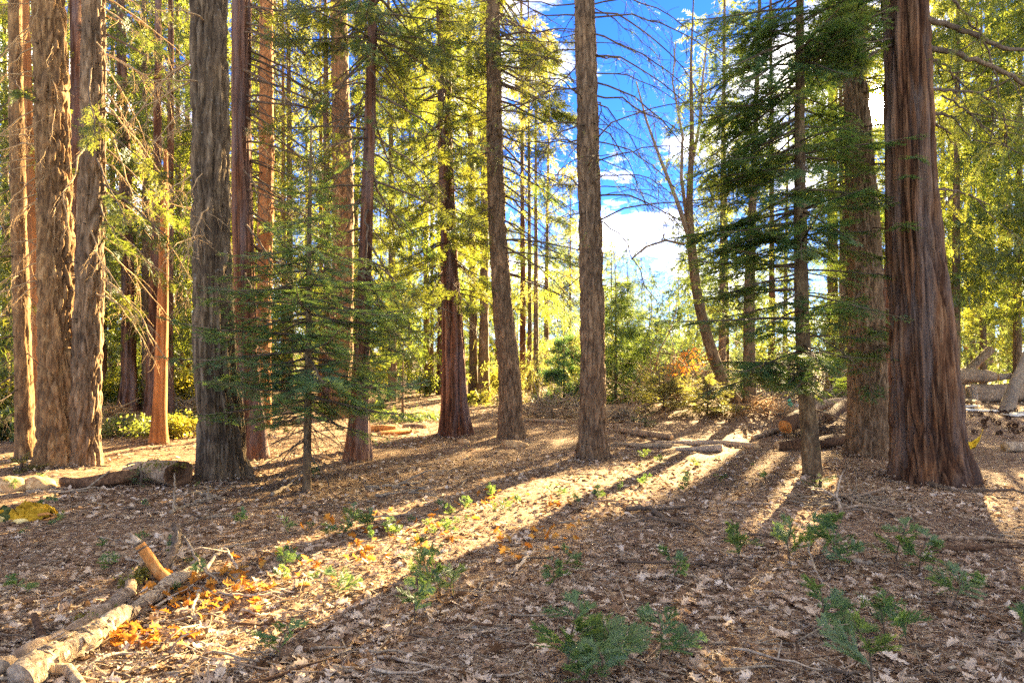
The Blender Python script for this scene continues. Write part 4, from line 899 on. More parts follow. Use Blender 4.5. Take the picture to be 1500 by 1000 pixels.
# young conifers in the middle distance
conifer('pine_sapling', 'bushy dark green pine sapling just left of the centre fir trunk', *pg(826, 592)[:2], 3.4, 0.95, .03, M['f_dark'], 3101, 'star', 70, 1.0, spray=0.36, droop=0.0, shape=1.15, trunk_r=0.05)
conifer('fir_sapling', 'dark blue-green young fir peeking out right of the centre fir trunk', (902 - 750) / FOC * 24, 24, 5.0, 1.5, .02, M['f_fir'], 3102, 'feather', 190, 1.3, spray=0.34, trunk_r=0.06, droop=0.1)
conifer('fir_sapling', 'small green fir between the centre trunk and the orange oak leaves', (950 - 750) / FOC * 30, 30, 4.2, 1.6, .02, M['f_back2'], 3103, 'feather', 150, 1.2, spray=0.36, trunk_r=0.06, droop=0.1)
conifer('fir_sapling', 'young sunlit fir beyond the double-trunked tree', (178 - 750) / FOC * 27, 27, 3.2, 1.4, .02, M['f_back'], 3104, 'feather', 120, 1.2, spray=0.34, trunk_r=0.05, droop=0.1)
conifer('fir_sapling', 'low young fir under the sprays of the slender dark cedar', (590 - 750) / FOC * 19, 19, 2.6, 1.2, .03, M['f_fir'], 3105, 'feather', 120, 1.3, spray=0.30, trunk_r=0.04, droop=0.15)

# ------------------------------------------------------------------ shrubs
def shrub(name, label, px, py, w, h, mat, seed, n=1500, leaf=0.035, group=None, stems=14, cat='shrub', Y=None, depth=None):
    rng = RS(seed)
    if Y is None: X, Y, z = pg(px, py)
    else: X = (px - 750) / FOC * Y; z = gz(X, Y)
    root = thing(name, label, cat, (X, Y, z - 0.02), group); W_ = w / FOC * Y / 2; H_ = h / FOC * Y; D_ = depth or W_ * 0.8
    st = MB(); tips = []
    for k in range(stems):
        a = rng.rand() * 6.28; r = rng.rand() ** 0.5; e = np.array([math.cos(a) * r * W_, math.sin(a) * r * D_, H_ * (0.55 + 0.45 * rng.rand()) * (1 - 0.35 * r * r)])
        b = np.array([e[0] * 0.3, e[1] * 0.3, 0]); mid = b * 0.4 + e * 0.6 + rng.randn(3) * 0.05 * H_; mid[2] = e[2] * 0.5
        V, F = tube([b, mid, e], [0.012, 0.008, 0.003], 4, False); st.add(V, F); tips.append((b, mid, e))
    st.build('stem', M['limb'], root)
    T_ = np.array(tips); ix = rng.randint(stems, size=n); t = 0.35 + 0.65 * rng.rand(n)
    C = np.where((t < 0.5)[:, None], T_[ix, 0] + (T_[ix, 1] - T_[ix, 0]) * (t * 2)[:, None], T_[ix, 1] + (T_[ix, 2] - T_[ix, 1]) * (t * 2 - 1)[:, None]) + rng.randn(n, 3) * np.array([0.16 * W_, 0.16 * D_, 0.13 * H_])
    C[:, 2] = np.maximum(C[:, 2], 0.03); V, F = leaf_cards(C, leaf, rng); MB().add(V, F).build('foliage', M[mat], root)
    return root
SH = [(262, 600, 110, 75, 'f_shrub', 'wide bright yellow-green shrub right of the orange snag'), (165, 602, 60, 68, 'f_shrub', 'bright yellow-green shrub left of the flared dark trunk'), (212, 600, 50, 60, 'f_shrub2', 'green shrub between the flared dark trunk and the orange snag'), (340, 600, 60, 50, 'f_shrub', 'yellow-green shrub showing behind the thick dark fir'),
      (15, 620, 70, 60, 'f_shrub', 'sunlit pale shrub at the edge of the view beyond the slim golden trunk'), (5, 645, 80, 45, 'f_shrub2', 'low green shrub at the foot of the slim golden trunk'), (560, 572, 60, 60, 'f_shrub', 'yellow shrub behind the slender dark cedar'), (555, 600, 16, 14, 'f_shrub2', 'tuft of leaves at the foot of the golden pine trunk'), (665, 572, 26, 54, 'f_shrub', 'tall bright yellow shrub right of the red-barked cedar'), (735, 575, 45, 40, 'f_shrub', 'yellow shrub between the far pale trunk and the leaning fir'), (620, 580, 60, 45, 'f_shrub2', 'green shrub left of the red-barked cedar'),
      (700, 590, 40, 18, 'f_shrub', 'low pale shrub at the feet of the distant trunk pair')]
for k, (px, py, w, h, m, lb) in enumerate(SH): shrub('shrub', lb, px, py, w, h, m, 4000 + k, int(500 + w * h * 0.5), 0.06)
GC = [(195, 640, 120, 36, 'f_shrub2', 'sprawling green ground shrub left of the orange snag'), (270, 640, 70, 40, 'f_shrub', 'low yellow-green shrub right of the orange snag'), (45, 645, 70, 30, 'f_shrub2', 'low green plant under the slim golden trunk')]
for k, (px, py, w, h, m, lb) in enumerate(GC): shrub('ground_shrub', lb, px, py, w, h, m, 4100 + k, int(900 + w * h * 0.3), 0.035)
def bough_bush(name, label, px, py, w, h, key, n, sc, seed, mat=None):
    X, Y, z = pg(px, py); rng = RS(seed); root = thing(name, label, 'shrub', (X, Y, z), None)
    V, F = tube([(0, 0, -0.03), (0.02, 0, h / FOC * Y * 0.5), (0, 0, h / FOC * Y)], [0.03, 0.02, 0.006], 6); MB().add(V, F).build('stem', M['limb'], root)
    for k in range(n):
        wood, fol = PAT[key][rng.randint(len(PAT[key]))]; b = link('branch', wood, root, (0, 0, h / FOC * Y * (0.1 + 0.85 * k / n)))
        f_ = 1.1 - 0.7 * k / n; b.scale = (sc * f_,) * 3; b.rotation_euler = (Matrix.Rotation(k * 2.4 + rng.randn() * 0.3, 3, 'Z') @ Matrix.Rotation(-math.radians(rng.randn() * 14 + 6), 3, 'Y')).to_euler()
        if mat:
            fo = link('foliage', fol, b); fo.material_slots[0].link = 'OBJECT'; fo.material_slots[0].material = M[mat]
        else: link('foliage', fol, b)
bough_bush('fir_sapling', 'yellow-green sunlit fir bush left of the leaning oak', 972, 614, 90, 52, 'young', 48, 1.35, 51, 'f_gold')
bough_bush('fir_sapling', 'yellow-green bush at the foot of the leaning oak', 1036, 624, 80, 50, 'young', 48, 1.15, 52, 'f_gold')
bough_bush('fir_sapling', 'bright low fir seedling beside the tan boulders', 30, 690, 60, 24, 'young', 18, 0.36, 53, 'f_shrub')
bough_bush('fir_sapling', 'low fir sprig growing against the hollow log', 206, 712, 40, 34, 'young', 14, 0.20, 54)
bough_bush('fir_sapling', 'green sprig at the base of the slim mossy fir', 1200, 712, 60, 14, 'young', 12, 0.24, 55)
bough_bush('fir_sapling', 'low green bush beneath the centre fir trunk, near the brush heap', 945, 625, 50, 30, 'young', 14, 0.45, 56, 'f_shrub2')
bough_bush('fir_sapling', 'bright yellow sprig lit in the thicket beyond the orange leaves', 965, 592, 30, 60, 'young', 14, 0.4, 57, 'f_shrub')

# tangles of dead brush
def brush(label, px, py, w, h, n, mat, seed, Y=None, thick=0.007, lay=0.5):
    X, Y, z = pg(px, py); thick = max(thick, .00075 * Y); rng = RS(seed); W_ = w / FOC * Y / 2; H_ = h / FOC * Y; root = thing('brush_heap', label, 'brush heap', (X, Y, z))
    tan = MB()
    for k in range(n):
        c = np.array([rng.randn() * 0.5 * W_, rng.randn() * 0.35 * W_, 0]); hh = H_ * max(0.1, 1 - (c[0] / W_) ** 2); big = k < 22
        c[2] = rng.rand() * hh * 0.7; d = np.array([rng.randn(), rng.randn(), rng.rand() * (1 - lay) * 2]); d /= np.linalg.norm(d); l = (0.3 + rng.rand()) * max(H_, 0.35) * (1.5 if big else 1.1); q = [c]
        for s_ in range(4): d = d + rng.randn(3) * 0.2 + np.array([0, 0, -0.06]); d /= np.linalg.norm(d); q.append(q[-1] + d * l / 4)
        q = np.array(q); q[:, 2] = np.maximum(q[:, 2], 0.0); V, F = tube(q, np.linspace(thick * (0.6 + rng.rand()) * (1.8 if big else 1), 0.002, 5), 5 if big else 3, big)
        if big: MB().add(V, F).build('dead_branch', M[mat], root)
        else: tan.add(V, F)
    tag(tan.build('twig_tangle', M[mat], root), kind='stuff')
brush('tangled heap of grey dead twigs behind the leaning fir trunk', 815, 612, 150, 42, 280, 'stick', 61)
brush('pinkish brown tangle of dead brush behind the yellow-green fir bushes', 985, 590, 170, 75, 288, 'limbpale', 62, lay=0.2)
brush('dry grey thicket behind the upright oak', 1150, 590, 150, 60, 288, 'stick', 63, lay=0.2)
brush('heap of dead twigs just right of the centre fir trunk', 915, 618, 50, 26, 120, 'stick', 64)
brush('sunlit dry twigs at the feet of the two oaks', 1120, 628, 90, 26, 200, 'limbpale', 65)
brush('dark branch litter spread below the massive cedar', 1240, 735, 180, 10, 160, 'stick', 66, lay=0.95)
brush('dry brush under the shrub line right of the flared trunk', 285, 606, 90, 26, 140, 'stick', 67)
brush('pale dry brush left of the flared trunk', 160, 608, 60, 20, 100, 'limbpale', 68)

# ------------------------------------------------------------------ logs, rocks, boards
def log_mesh(name, pts, rad, mat, seed, segs=20, ragged=False, wig=0.0, amp=0.012, freq=10, endmat=None, hollow=False, parent=None, base=None, n=None, stretch=0.25):
    """rough log along world points (relative to base)"""
    pts = np.asarray(pts, float); rng = RS(seed); k = len(pts); N_ = n or max(10, int(np.linalg.norm(np.diff(pts, axis=0), axis=1).sum() / 0.05)); N_ = min(N_, 90)
    tt = np.linspace(0, k - 1, N_); P = np.stack([np.interp(tt, np.arange(k), pts[:, c]) for c in range(3)], -1); R = np.interp(tt, np.arange(k), rad)
    ker = np.ones(5) / 5
    if N_ > 12:
        for c in range(3): P[2:-2, c] = np.convolve(P[:, c], ker, 'valid')
    if wig: R = R * (1 + wig * (fbm(np.stack([tt * 3, tt * 0, tt * 0], -1) + seed, seed, 3) - .5) * 2); P[1:-1] += (np.stack([fbm(np.stack([tt * 2.2, tt * 0 + 9 * c_, tt * 0], -1), seed + c_, 2) for c_ in range(3)], -1)[1:-1] - .5) * R[1:-1, None] * 1.1
    V, F = tube(P, R, segs, False); th = np.tile(np.arange(segs) / segs * 6.283, N_); L = np.repeat(np.linspace(0, 1, N_) * np.linalg.norm(pts[-1] - pts[0]), segs); r = np.repeat(R, segs)
    q = np.stack([np.cos(th) * r * freq, np.sin(th) * r * freq, L * freq * stretch], -1) + seed * 3.1
    C = np.repeat(P, segs, 0); D = V - C; D /= np.linalg.norm(D, axis=1, keepdims=True)
    d = fbm(q, seed, 4); V = V + D * ((np.clip((d - 0.3) / 0.4, 0, 1) - 0.5) * amp * 2)[:, None] + D * ((fbm(q * 0.35, seed + 4, 2) - 0.5) * 0.5 * r)[:, None]
    mb = MB().add(V, F[0]); 
    o = mb.build(name, mat, parent, True)
    if ragged:
        for q_ in range(7):
            dd = (P[-1] - P[-4]); dd /= np.linalg.norm(dd); off = rng.randn(3) * R[-1] * .55; l_ = R[-1] * (1 + 2.5 * rng.rand()); a_ = P[-1] + off - dd * R[-1] * 1.5; V_, F_ = tube([a_, a_ + dd * (l_ * .5 + R[-1] * 1.5), a_ + dd * (l_ + R[-1] * 1.5) + off * .3], [R[-1] * .42, R[-1] * .30, R[-1] * .05], 6); MB().add(V_, F_).build('splinter', endmat or mat, o)
    for e, (c, sl_) in enumerate(((P[0], slice(0, segs)), (P[-1], slice((N_ - 1) * segs, N_ * segs)))):
        ring = V[sl_]; ax = (P[0] - P[1]) if e == 0 else (P[-1] - P[-2]); ax /= np.linalg.norm(ax)
        i = np.arange(segs); j = (i + 1) % segs; eb = MB(); inn = c + (ring - c) * 0.55
        dep = -ax * (0.10 if (hollow and e == 1) else -0.004); c2 = inn + dep; cc = (c + dep)[None]
        VV = np.vstack([ring, inn + (ax * 0.003), c2, cc])
        FF = [np.stack([i, j, segs + j, segs + i], -1), np.stack([segs + i, segs + j, 2 * segs + j, 2 * segs + i], -1)]; TT = np.stack([2 * segs + i, 2 * segs + j, np.full(segs, 3 * segs)], -1)
        if e == 0: FF = [f[:, ::-1] for f in FF]; TT = TT[:, ::-1]
        eb.add(VV, FF + [TT]); eb.build('cut_end', endmat or M['cut'], o)
    return o
def simple_log(name, label, cat, pxs, mat, seed, end=None, group=None, hollow=False, lift=0.6, dY=None, amp=0.012, segs=18, part='bark', **kw):
    """pxs: [(x, y of the underside, thickness px, lift m)] lying on the ground"""
    pts = []; rad = []
    for q in pxs:
        X, Y, z = pg(q[0], q[1]); r = q[2] / FOC * Y / 2; pts.append((X, Y + r, z + r * lift * 1.5 + (q[3] if len(q) > 3 else 0))); rad.append(r)
    b = np.array(pts[0]); b[2] = gz(b[0], b[1]); root = thing(name, label, cat, b, group)
    log_mesh(part, np.array(pts) - b, rad, M[mat], seed, segs=segs, amp=amp, endmat=M[end] if end else None, hollow=hollow, parent=root, **kw); return root, b
# the rotting log with the hollow black end
root, b0 = simple_log('hollow_log', 'short mossy rotten log with dark hollow end beside the thick dark fir', 'log', [(186, 704, 28), (212, 708, 34), (236, 712, 39), (252, 716, 41)], 'log', 201, 'rotten', hollow=True, amp=0.02, segs=28)
C = RS(5).randn(260, 3) * np.array([0.16, 0.10, 0.03]) + np.array(at(238, 681, pg(238, 716)[1] + 0.15)) - b0; V, F = leaf_cards(C, 0.018, RS(6)); MB().add(V, F).build('moss', M['moss'], root)
simple_log('rotten_log', 'crumbling reddish-brown log lying flat left of the hollow log', 'log', [(88, 714, 13), (120, 716, 18), (160, 715, 21), (195, 711, 23)], 'rotten', 202, 'rotten', amp=0.035, segs=24)
# foreground: two pale limbs lying together
A_, _ = simple_log('fallen_branch', 'thick pale fallen limb with flaking bark, nearest at the lower left', 'fallen branch', [(12, 1030, 52), (60, 995, 44), (105, 968, 40), (150, 938, 32), (205, 902, 24), (245, 866, 20), (282, 838, 13)], 'birch', 203, 'deadwood', amp=0.014, segs=28, ragged=True, wig=.13)
def flakes(root, pxs, n, mat, seed):
    rng = RS(seed); b = np.array(root.location)
    for k in range(n):
        i = rng.randint(len(pxs) - 1); u = rng.rand(); px, py, w = [pxs[i][c_] * (1 - u) + pxs[i + 1][c_] * u for c_ in range(3)]; X, Y, z = pg(px, py); r = w / FOC * Y / 2; a = rng.rand() * 2.6 + .25
        ax = np.array(pg(*pxs[i + 1][:2])) - np.array(pg(*pxs[i][:2])); ax /= np.linalg.norm(ax); sd = np.cross(ax, [0, 0, 1.0]); sd /= np.linalg.norm(sd); c0 = np.array([X, Y + r, z + r * .9]) - b; L_ = .03 + .07 * rng.rand(); V = []
        for t in np.linspace(-.5, .5, 4):
            for d_ in (-.28, 0, .28): aa = a + d_ * (1 + .4 * rng.randn()); V.append(c0 + ax * (t * L_ + .006 * rng.randn()) + (sd * math.cos(aa) + np.array([0, 0, 1]) * math.sin(aa)) * (r * (1.06 + .10 * abs(t) + .03 * rng.rand())))
        F = [(q * 3 + e, q * 3 + 3 + e, q * 3 + 4 + e, q * 3 + 1 + e) for q in range(3) for e in range(2)]; o = MB().add(np.array(V), np.array(F)).build('bark_flake', M[mat], root)
        md = o.modifiers.new('thickness', 'SOLIDIFY'); md.thickness = .005
flakes(A_, [(12, 1030, 52), (60, 995, 44), (105, 968, 40), (150, 938, 32), (205, 902, 24), (245, 866, 20)], 34, 'birch', 41); flakes(A_, [(60, 995, 44), (105, 968, 40), (150, 938, 32), (205, 902, 24)], 14, 'limb', 42)
def P_(px, py, lift=0.0):
    X, Y, z = pg(px, py); return np.array([X, Y, z + lift])
bA = np.array(A_.location)
log_mesh('side_branch', [P_(75, 995, .05) - bA, P_(100, 996, .06) - bA, P_(120, 1015, .04) - bA, P_(128, 1035, .03) - bA], [.036, .030, .024, .018], M['birch'], 204, segs=14, amp=0.006, parent=A_)
B_, _ = simple_log('fallen_branch', 'darker fallen limb patched with yellow moss behind the thick pale one', 'fallen branch', [(-12, 1000, 26), (45, 968, 24), (88, 945, 23), (130, 920, 22), (172, 893, 20), (188, 862, 16), (206, 826, 9)], 'log', 205, 'deadwood', amp=0.012, segs=24, ragged=True, wig=.13)
bB = np.array(B_.location); rng = RS(8)
for (px, py, n) in ((128, 908, 420), (192, 850, 420), (208, 838, 300), (158, 893, 160)):
    C = np.array(at(px, py, pg(px, py + 12)[1] + .02)) - bB + rng.randn(n, 3) * np.array([0.035, 0.035, 0.02]); V, F = leaf_cards(C, 0.011, rng); MB().add(V, F).build('moss', M['moss'], B_)
st = thing('broken_branch', 'orange peeled broken branch stub sticking up from the fallen limbs', 'branch', P_(240, 850)); b = np.array(st.location); Y = b[1]
log_mesh('stick', [np.array([0.03, 0, 0.0]), np.array(at(232, 838, Y)) - b, np.array(at(215, 812, Y - .03)) - b, np.array(at(204, 797, Y - .05)) - b], [.042, .040, .037, .034], M['peeled'], 206, segs=16, amp=0.005, endmat=M['cut'], parent=st, n=24)
for (x, y, r) in ((203, 796, .040), (208, 803, .041)):
    c = np.array(at(x, y, Y - .045)) - b; d = np.array([-.5, 0, .85]); V, F = tube([c - d * .006, c + d * .006], [r, r], 16); MB().add(V, F).build('bark_ring', M['limb'], st)
V, F = tube([np.array(at(204, 797, Y - .05)) - b, np.array(at(196, 787, Y - .05)) - b, np.array(at(190, 780, Y - .05)) - b], [.032, .020, .004], 7); MB().add(V, F).build('splinter', M['deadwood'], st)
V, F = tube([np.array(at(199, 795, Y - .06)) - b, np.array(at(184, 791, Y - .06)) - b], [.018, .010], 6); MB().add(V, F).build('splinter', M['deadwood'], st)
o, _ = simple_log('wood_stub', 'short weathered stub leaning on the darker limb at the lower left', 'branch', [(57, 944, 14), (52, 936, 13, .04), (46, 926, 10, .08)], 'rotten', 207, 'deadwood', amp=0.006)
# curled twigs at the far end of the limbs
def stick(label, pxs, w, mat='stick', group=None, name='fallen_stick', cat='stick', seed=0, forks=0, segs=6):
    pts = np.array([P_(q[0], q[1], q[2] if len(q) > 2 else 0.0) for q in pxs]); Y = pts[:, 1].mean(); r = w / FOC * Y / 2; pts[:, 2] += r * 0.8
    b = pts.mean(0).copy(); b[2] = gz(b[0], b[1]); n = len(pts); tt = np.linspace(0, n - 1, n * 4); P = np.stack([np.interp(tt, np.arange(n), pts[:, c]) for c in range(3)], -1); rng = RS(seed + n * 31 + int(w * 10))
    for _ in range(2): P[1:-1] = (P[:-2] + P[1:-1] * 2 + P[2:]) / 4
    P[1:-1] += rng.randn(len(P) - 2, 3) * r * 0.35
    root = thing(name, label, cat, b, group); V, F = tube(P - b, np.linspace(r, r * 0.55, len(P)) * (1 + 0.1 * rng.randn(len(P))), segs); MB().add(V, F).build('wood', M[mat], root, True)
    for f in range(forks):
        i = rng.randint(len(P) // 3, len(P) - 1); d = P[min(i + 1, len(P) - 1)] - P[i - 1]; d /= np.linalg.norm(d) + 1e-9; d = d + np.array([rng.randn() * .7, rng.randn() * .7, .15 + .25 * rng.rand()]); d /= np.linalg.norm(d); l = (6 + 10 * rng.rand()) * r * 2; q = P[i] - b
        V, F = tube([q, q + d * l * .5, q + d * l + np.array([0, 0, -.2 * l])], [r * .55, r * .4, r * .2], 5); MB().add(V, F).build('twig', M[mat], root)
    return root
stick('curved twig looping up from the far end of the pale limbs', [(252, 838), (250, 815, .10), (262, 805, .16), (280, 826, .10), (300, 846, .04), (320, 856)], 6, 'stick', forks=2)
stick('arched pale twig right of the looping twig', [(300, 838), (318, 824, .06), (330, 815, .07), (338, 826, .05), (350, 842)], 6, 'deadwood', forks=1)
stick('crooked pale stick standing among orange leaves in front of the fallen limbs', [(275, 862), (276, 880, .03), (284, 906), (300, 925)], 6, 'stick', forks=2)
stick('pale stick beside the crooked one, in the sunlit leaves', [(295, 866), (288, 884, .03), (280, 900)], 7, 'deadwood')
stick('pale curved stick from the orange leaves toward the right', [(300, 868), (340, 880, .03), (375, 880, .03), (410, 868), (432, 862)], 5, 'deadwood', forks=2)
stick('long pale stick lying below the fallen limbs', [(118, 988), (160, 968, .03), (200, 960), (240, 956), (262, 958)], 7, 'deadwood', forks=2)
stick('dark root-like broken piece at the far end of the pale limbs', [(240, 842), (256, 824, .08), (262, 806, .16), (256, 800, .17)], 14, 'limb')
stick('blue-grey stick at the bottom edge left of centre', [(488, 980), (515, 985), (545, 990), (578, 988)], 7, 'stick')
stick('pale grey stick lit on the floor left of the fir sapling', [(250, 752), (270, 744), (290, 737), (312, 734)], 6, 'stick', forks=2)
stick('straight pale stick above the forked one, left of the fir sapling', [(286, 722), (305, 728), (330, 733)], 6, 'stick')
stick('thin upright grey twig between the hollow log and the fir sapling', [(255, 748), (255, 736, .10), (256, 724, .24)], 4, 'stick')
stick('grey stick lying in front of the pale sticks', [(288, 762), (315, 758), (350, 757)], 5, 'stick', forks=1)
stick('pale forked stick left of the foot of the fir sapling', [(398, 726), (418, 716), (436, 708)], 6, 'stick', forks=1)
stick('long pale stick in front of the rotten log', [(40, 722), (75, 722), (110, 722), (130, 720)], 6, 'stick', forks=2)
stick('thin pale stick below the long one at the left', [(50, 745), (90, 746), (128, 740)], 4, 'stick')
stick('straight grey stick in the shade right of the fir sapling', [(535, 715), (575, 714), (616, 708)], 6, 'stick', forks=1)
stick('forked grey stick below the straight one', [(550, 727), (600, 722), (640, 727)], 5, 'stick', forks=3)
stick('long dark twig crossing the lower right foreground', [(1022, 940), (1060, 944), (1110, 946), (1200, 942)], 6, 'stick', forks=2)
stick('small pale stick before the upright seedling', [(665, 922), (700, 920), (745, 918)], 5, 'stick')
stick('bent pale twig in the centre foreground', [(752, 840), (768, 828, .03), (772, 818, .03), (764, 812)], 6, 'deadwood')
stick('dark curved branch on the shaded floor right of the sunlit band', [(918, 748), (950, 750, .03), (975, 762), (1005, 775)], 9, 'limb', forks=3)
stick('thick dark branch lying among twigs below the slim mossy fir', [(1190, 722), (1235, 732, .02), (1270, 748), (1312, 757)], 9, 'log', forks=3)
stick('pale stick lying toward the slim mossy fir', [(1052, 738), (1090, 738), (1130, 742)], 7, 'log')
stick('long bent root running out from the massive cedar', [(1315, 700), (1345, 708, .02), (1400, 722), (1450, 722)], 9, 'limb', forks=1)
stick('pale forked twig standing on the floor left of the massive cedar', [(1232, 752), (1228, 742, .05), (1222, 736, .1)], 6, 'deadwood', forks=2)
stick('thin white twig bending down beside a seedling', [(1185, 805, .10), (1184, 818, .08), (1192, 835, .03), (1206, 858)], 4, 'deadwood')
stick('long straight branch along the right edge of the shade', [(1345, 788), (1400, 790), (1450, 793), (1510, 798)], 8, 'log', forks=2)
stick('reddish branch lying below the long straight one', [(1365, 808), (1410, 806), (1440, 804), (1510, 802)], 9, 'rotten')
stick('grey branch crossing above the long straight one', [(1300, 776), (1340, 774), (1365, 777)], 7, 'log', forks=1)
stick('pale stick among the right-hand seedlings', [(1250, 826), (1275, 828), (1290, 828)], 8, 'deadwood')
# 250 more lying anywhere on the floor
rng = RS(91); PX, PY = [], []
while len(PX) < 250:
    y = 600 + 400 * rng.rand() ** 0.9; x = -20 + 1540 * rng.rand()
    PX.append(x); PY.append(y)
for k in range(250):
    X, Y, z = pg(PX[k], PY[k]); a = rng.rand() * 3.14; a = a if rng.rand() < 0.4 else rng.randn() * 0.4; l = 0.10 + 0.5 * rng.rand() ** 2 + 0.012 * Y; n = 7
    t = np.linspace(-0.5, 0.5, n); bend = rng.randn() * 0.18; P = np.stack([np.cos(a) * t * l - np.sin(a) * bend * l * (t ** 2), np.sin(a) * t * l + np.cos(a) * bend * l * t ** 2, 0.015 + 0.02 * rng.rand() + rng.randn(n) * 0.006], -1)
    r = (0.004 + 0.008 * rng.rand() ** 2) * (1 + Y * 0.03); V, F = tube(P, np.linspace(r, r * 0.5, n), 5); mb = MB().add(V, F)
    if rng.rand() < 0.4: q = P[n // 2]; d = np.array([rng.randn(), rng.randn(), 0.35]); d /= np.linalg.norm(d); V, F = tube([q, q + d * l * 0.25], [r * 0.6, r * 0.3], 4); mb.add(V, F)
    o = mb.build('broken_twig', M[('stick', 'deadwood', 'limb', 'log', 'rotten')[rng.choice(5, p=[.3, .2, .2, .2, .1])]], None, True, (X, Y, z)); tag(o, 'thin broken twig lying loose among the dry leaves and needles', 'twig', 'broken twigs on the forest floor')

def rock(label, px, py, w, h, mat, seed, cat='rock', name='rock', squash=1.0):
    X, Y, z = pg(px, py); a = w / FOC * Y / 2; c = h / FOC * Y / 1.5; nu, nv = 22, 13
    th, ph = np.meshgrid(np.arange(nu) / nu * 6.283, np.linspace(0.02, 3.12, nv)); U = np.stack([np.cos(th) * np.sin(ph), np.sin(th) * np.sin(ph), np.cos(ph)], -1).reshape(-1, 3)
    d = 0.75 + 0.5 * fbm(U * 1.6 + seed * 5, seed, 3); d += 0.12 * (np.abs(vnoise(U * 3 + seed, seed + 1) - 0.5)); V = U * d[:, None] * np.array([a, a * 0.8 * squash, c * 0.75]); V[:, 2] += c * 0.18
    i = np.arange(nv - 1)[:, None] * nu; j = np.arange(nu)[None, :]; k = (j + 1) % nu; F = np.stack([i + j, i + nu + j, i + nu + k, i + k], -1).reshape(-1, 4)
    o = link(name, mesh_np(name, V, [F], M[mat], None, True), None, (X, Y + a * 0.7, z)); return tag(o, label, cat)
rock('large orange-lit boulder half out of view at the left edge', -4, 722, 52, 34, 'rock', 1, 'boulder', 'boulder')
rock('tan sunlit boulder right of the larger one at the left edge', 40, 718, 50, 28, 'rock', 2, 'boulder', 'boulder')
rock('small round tan rock between the red-barked cedar and the leaning fir', 679, 650, 18, 12, 'rock', 3)
rock('oblong tan rock in front of the leaning fir trunk', 753, 656, 42, 16, 'rock', 4)
rock('small grey stone on the pale floor left of the red-barked cedar', 632, 612, 22, 10, 'rockgrey', 5)
rock('rusty tan rock right of the fir sapling', 468, 673, 26, 12, 'rock', 6)
rock('low brown rock left of the fir sapling', 430, 690, 30, 14, 'rock', 7)
rock('whitish stone behind the upright oak', 1118, 592, 16, 10, 'rockgrey', 8)
rock('pale stone lying on the mound left of the slim mossy fir', 1168, 596, 12, 8, 'rockgrey', 9)
rock('small pale stone in the right-hand seedling patch', 1452, 848, 14, 7, 'rockgrey', 10, 'stone', 'stone')
rock('tiny bluish stone near the bottom centre', 695, 922, 10, 7, 'rockgrey', 11, 'stone', 'stone')
# split logs on the sunny floor
L = simple_log
L('split_log', 'short orange sunlit log chunk left of the red-barked cedar', 'log', [(540, 632, 9), (560, 632, 10), (576, 631, 9)], 'peeled', 211, 'cut')
L('split_log', 'second orange log chunk just behind the first', 'log', [(555, 638, 7), (585, 636, 8), (600, 634, 7)], 'peeled', 212, 'cut')
L('split_log', 'thin brown log end lying right of the orange chunks', 'log', [(590, 627, 7), (608, 626, 7), (622, 628, 6)], 'log', 213, 'cut')
L('cut_log', 'pale split log with a bright sawn end in front of the oaks', 'log', [(990, 660, 5), (1025, 661, 8), (1060, 662, 11)], 'deadwood', 214, 'cut')
L('cut_log', 'long pale log behind the bright-ended split log', 'log', [(960, 650, 5), (1020, 652, 7), (1062, 653, 8), (1096, 656, 8)], 'deadwood', 215, 'cut')
L('cut_log', 'short stubby log piece at the right end of the long pale log', 'log', [(1094, 656, 9), (1110, 658, 8)], 'deadwood', 216, 'cut')
L('fallen_log', 'thin weathered pole lying right of the centre fir trunk, farther of two', 'log', [(908, 634, 8), (940, 639, 9), (985, 645, 8)], 'log', 217)
L('fallen_log', 'thin weathered pole lying right of the centre fir trunk, nearer of two', 'log', [(900, 652, 6), (940, 656, 7), (985, 655, 6)], 'stick', 218)
L('fallen_log', 'grey pole on the floor between the leaning fir and the centre fir', 'log', [(768, 617, 5), (800, 619, 6), (830, 620, 5)], 'stick', 219)
L('cut_log', 'sunlit log pointing at the viewer left of the slim mossy fir', 'log', [(1104, 645, 7), (1125, 640, 8), (1150, 634, 8)], 'log', 220, 'cut')
L('fallen_log', 'dark split log in the heap left of the stout fir', 'log', [(1140, 660, 15), (1175, 661, 18), (1215, 657, 18), (1248, 648, 16)], 'rotten', 221, 'cut', amp=0.02)
L('fallen_log', 'reddish log with a round dark end on top of the heap', 'log', [(1217, 640, 15, .28), (1235, 632, 15, .3), (1250, 622, 15, .3)], 'rotten', 222, 'rotten', hollow=True)
L('fallen_log', 'rusty brown chunk on the heap, left of the mossy trunk', 'log', [(1155, 643, 20, .1), (1168, 640, 24, .16), (1182, 636, 22, .2)], 'rotten', 223, 'peeled', amp=0.02)
L('fallen_log', 'greyish log behind the heap, touching the stout fir', 'log', [(1190, 632, 12, .28), (1215, 628, 13, .3), (1240, 624, 12, .32)], 'log', 224, 'cut')
brush('tumbled small branches over the log heap', 1205, 640, 100, 26, 130, 'limb', 69)
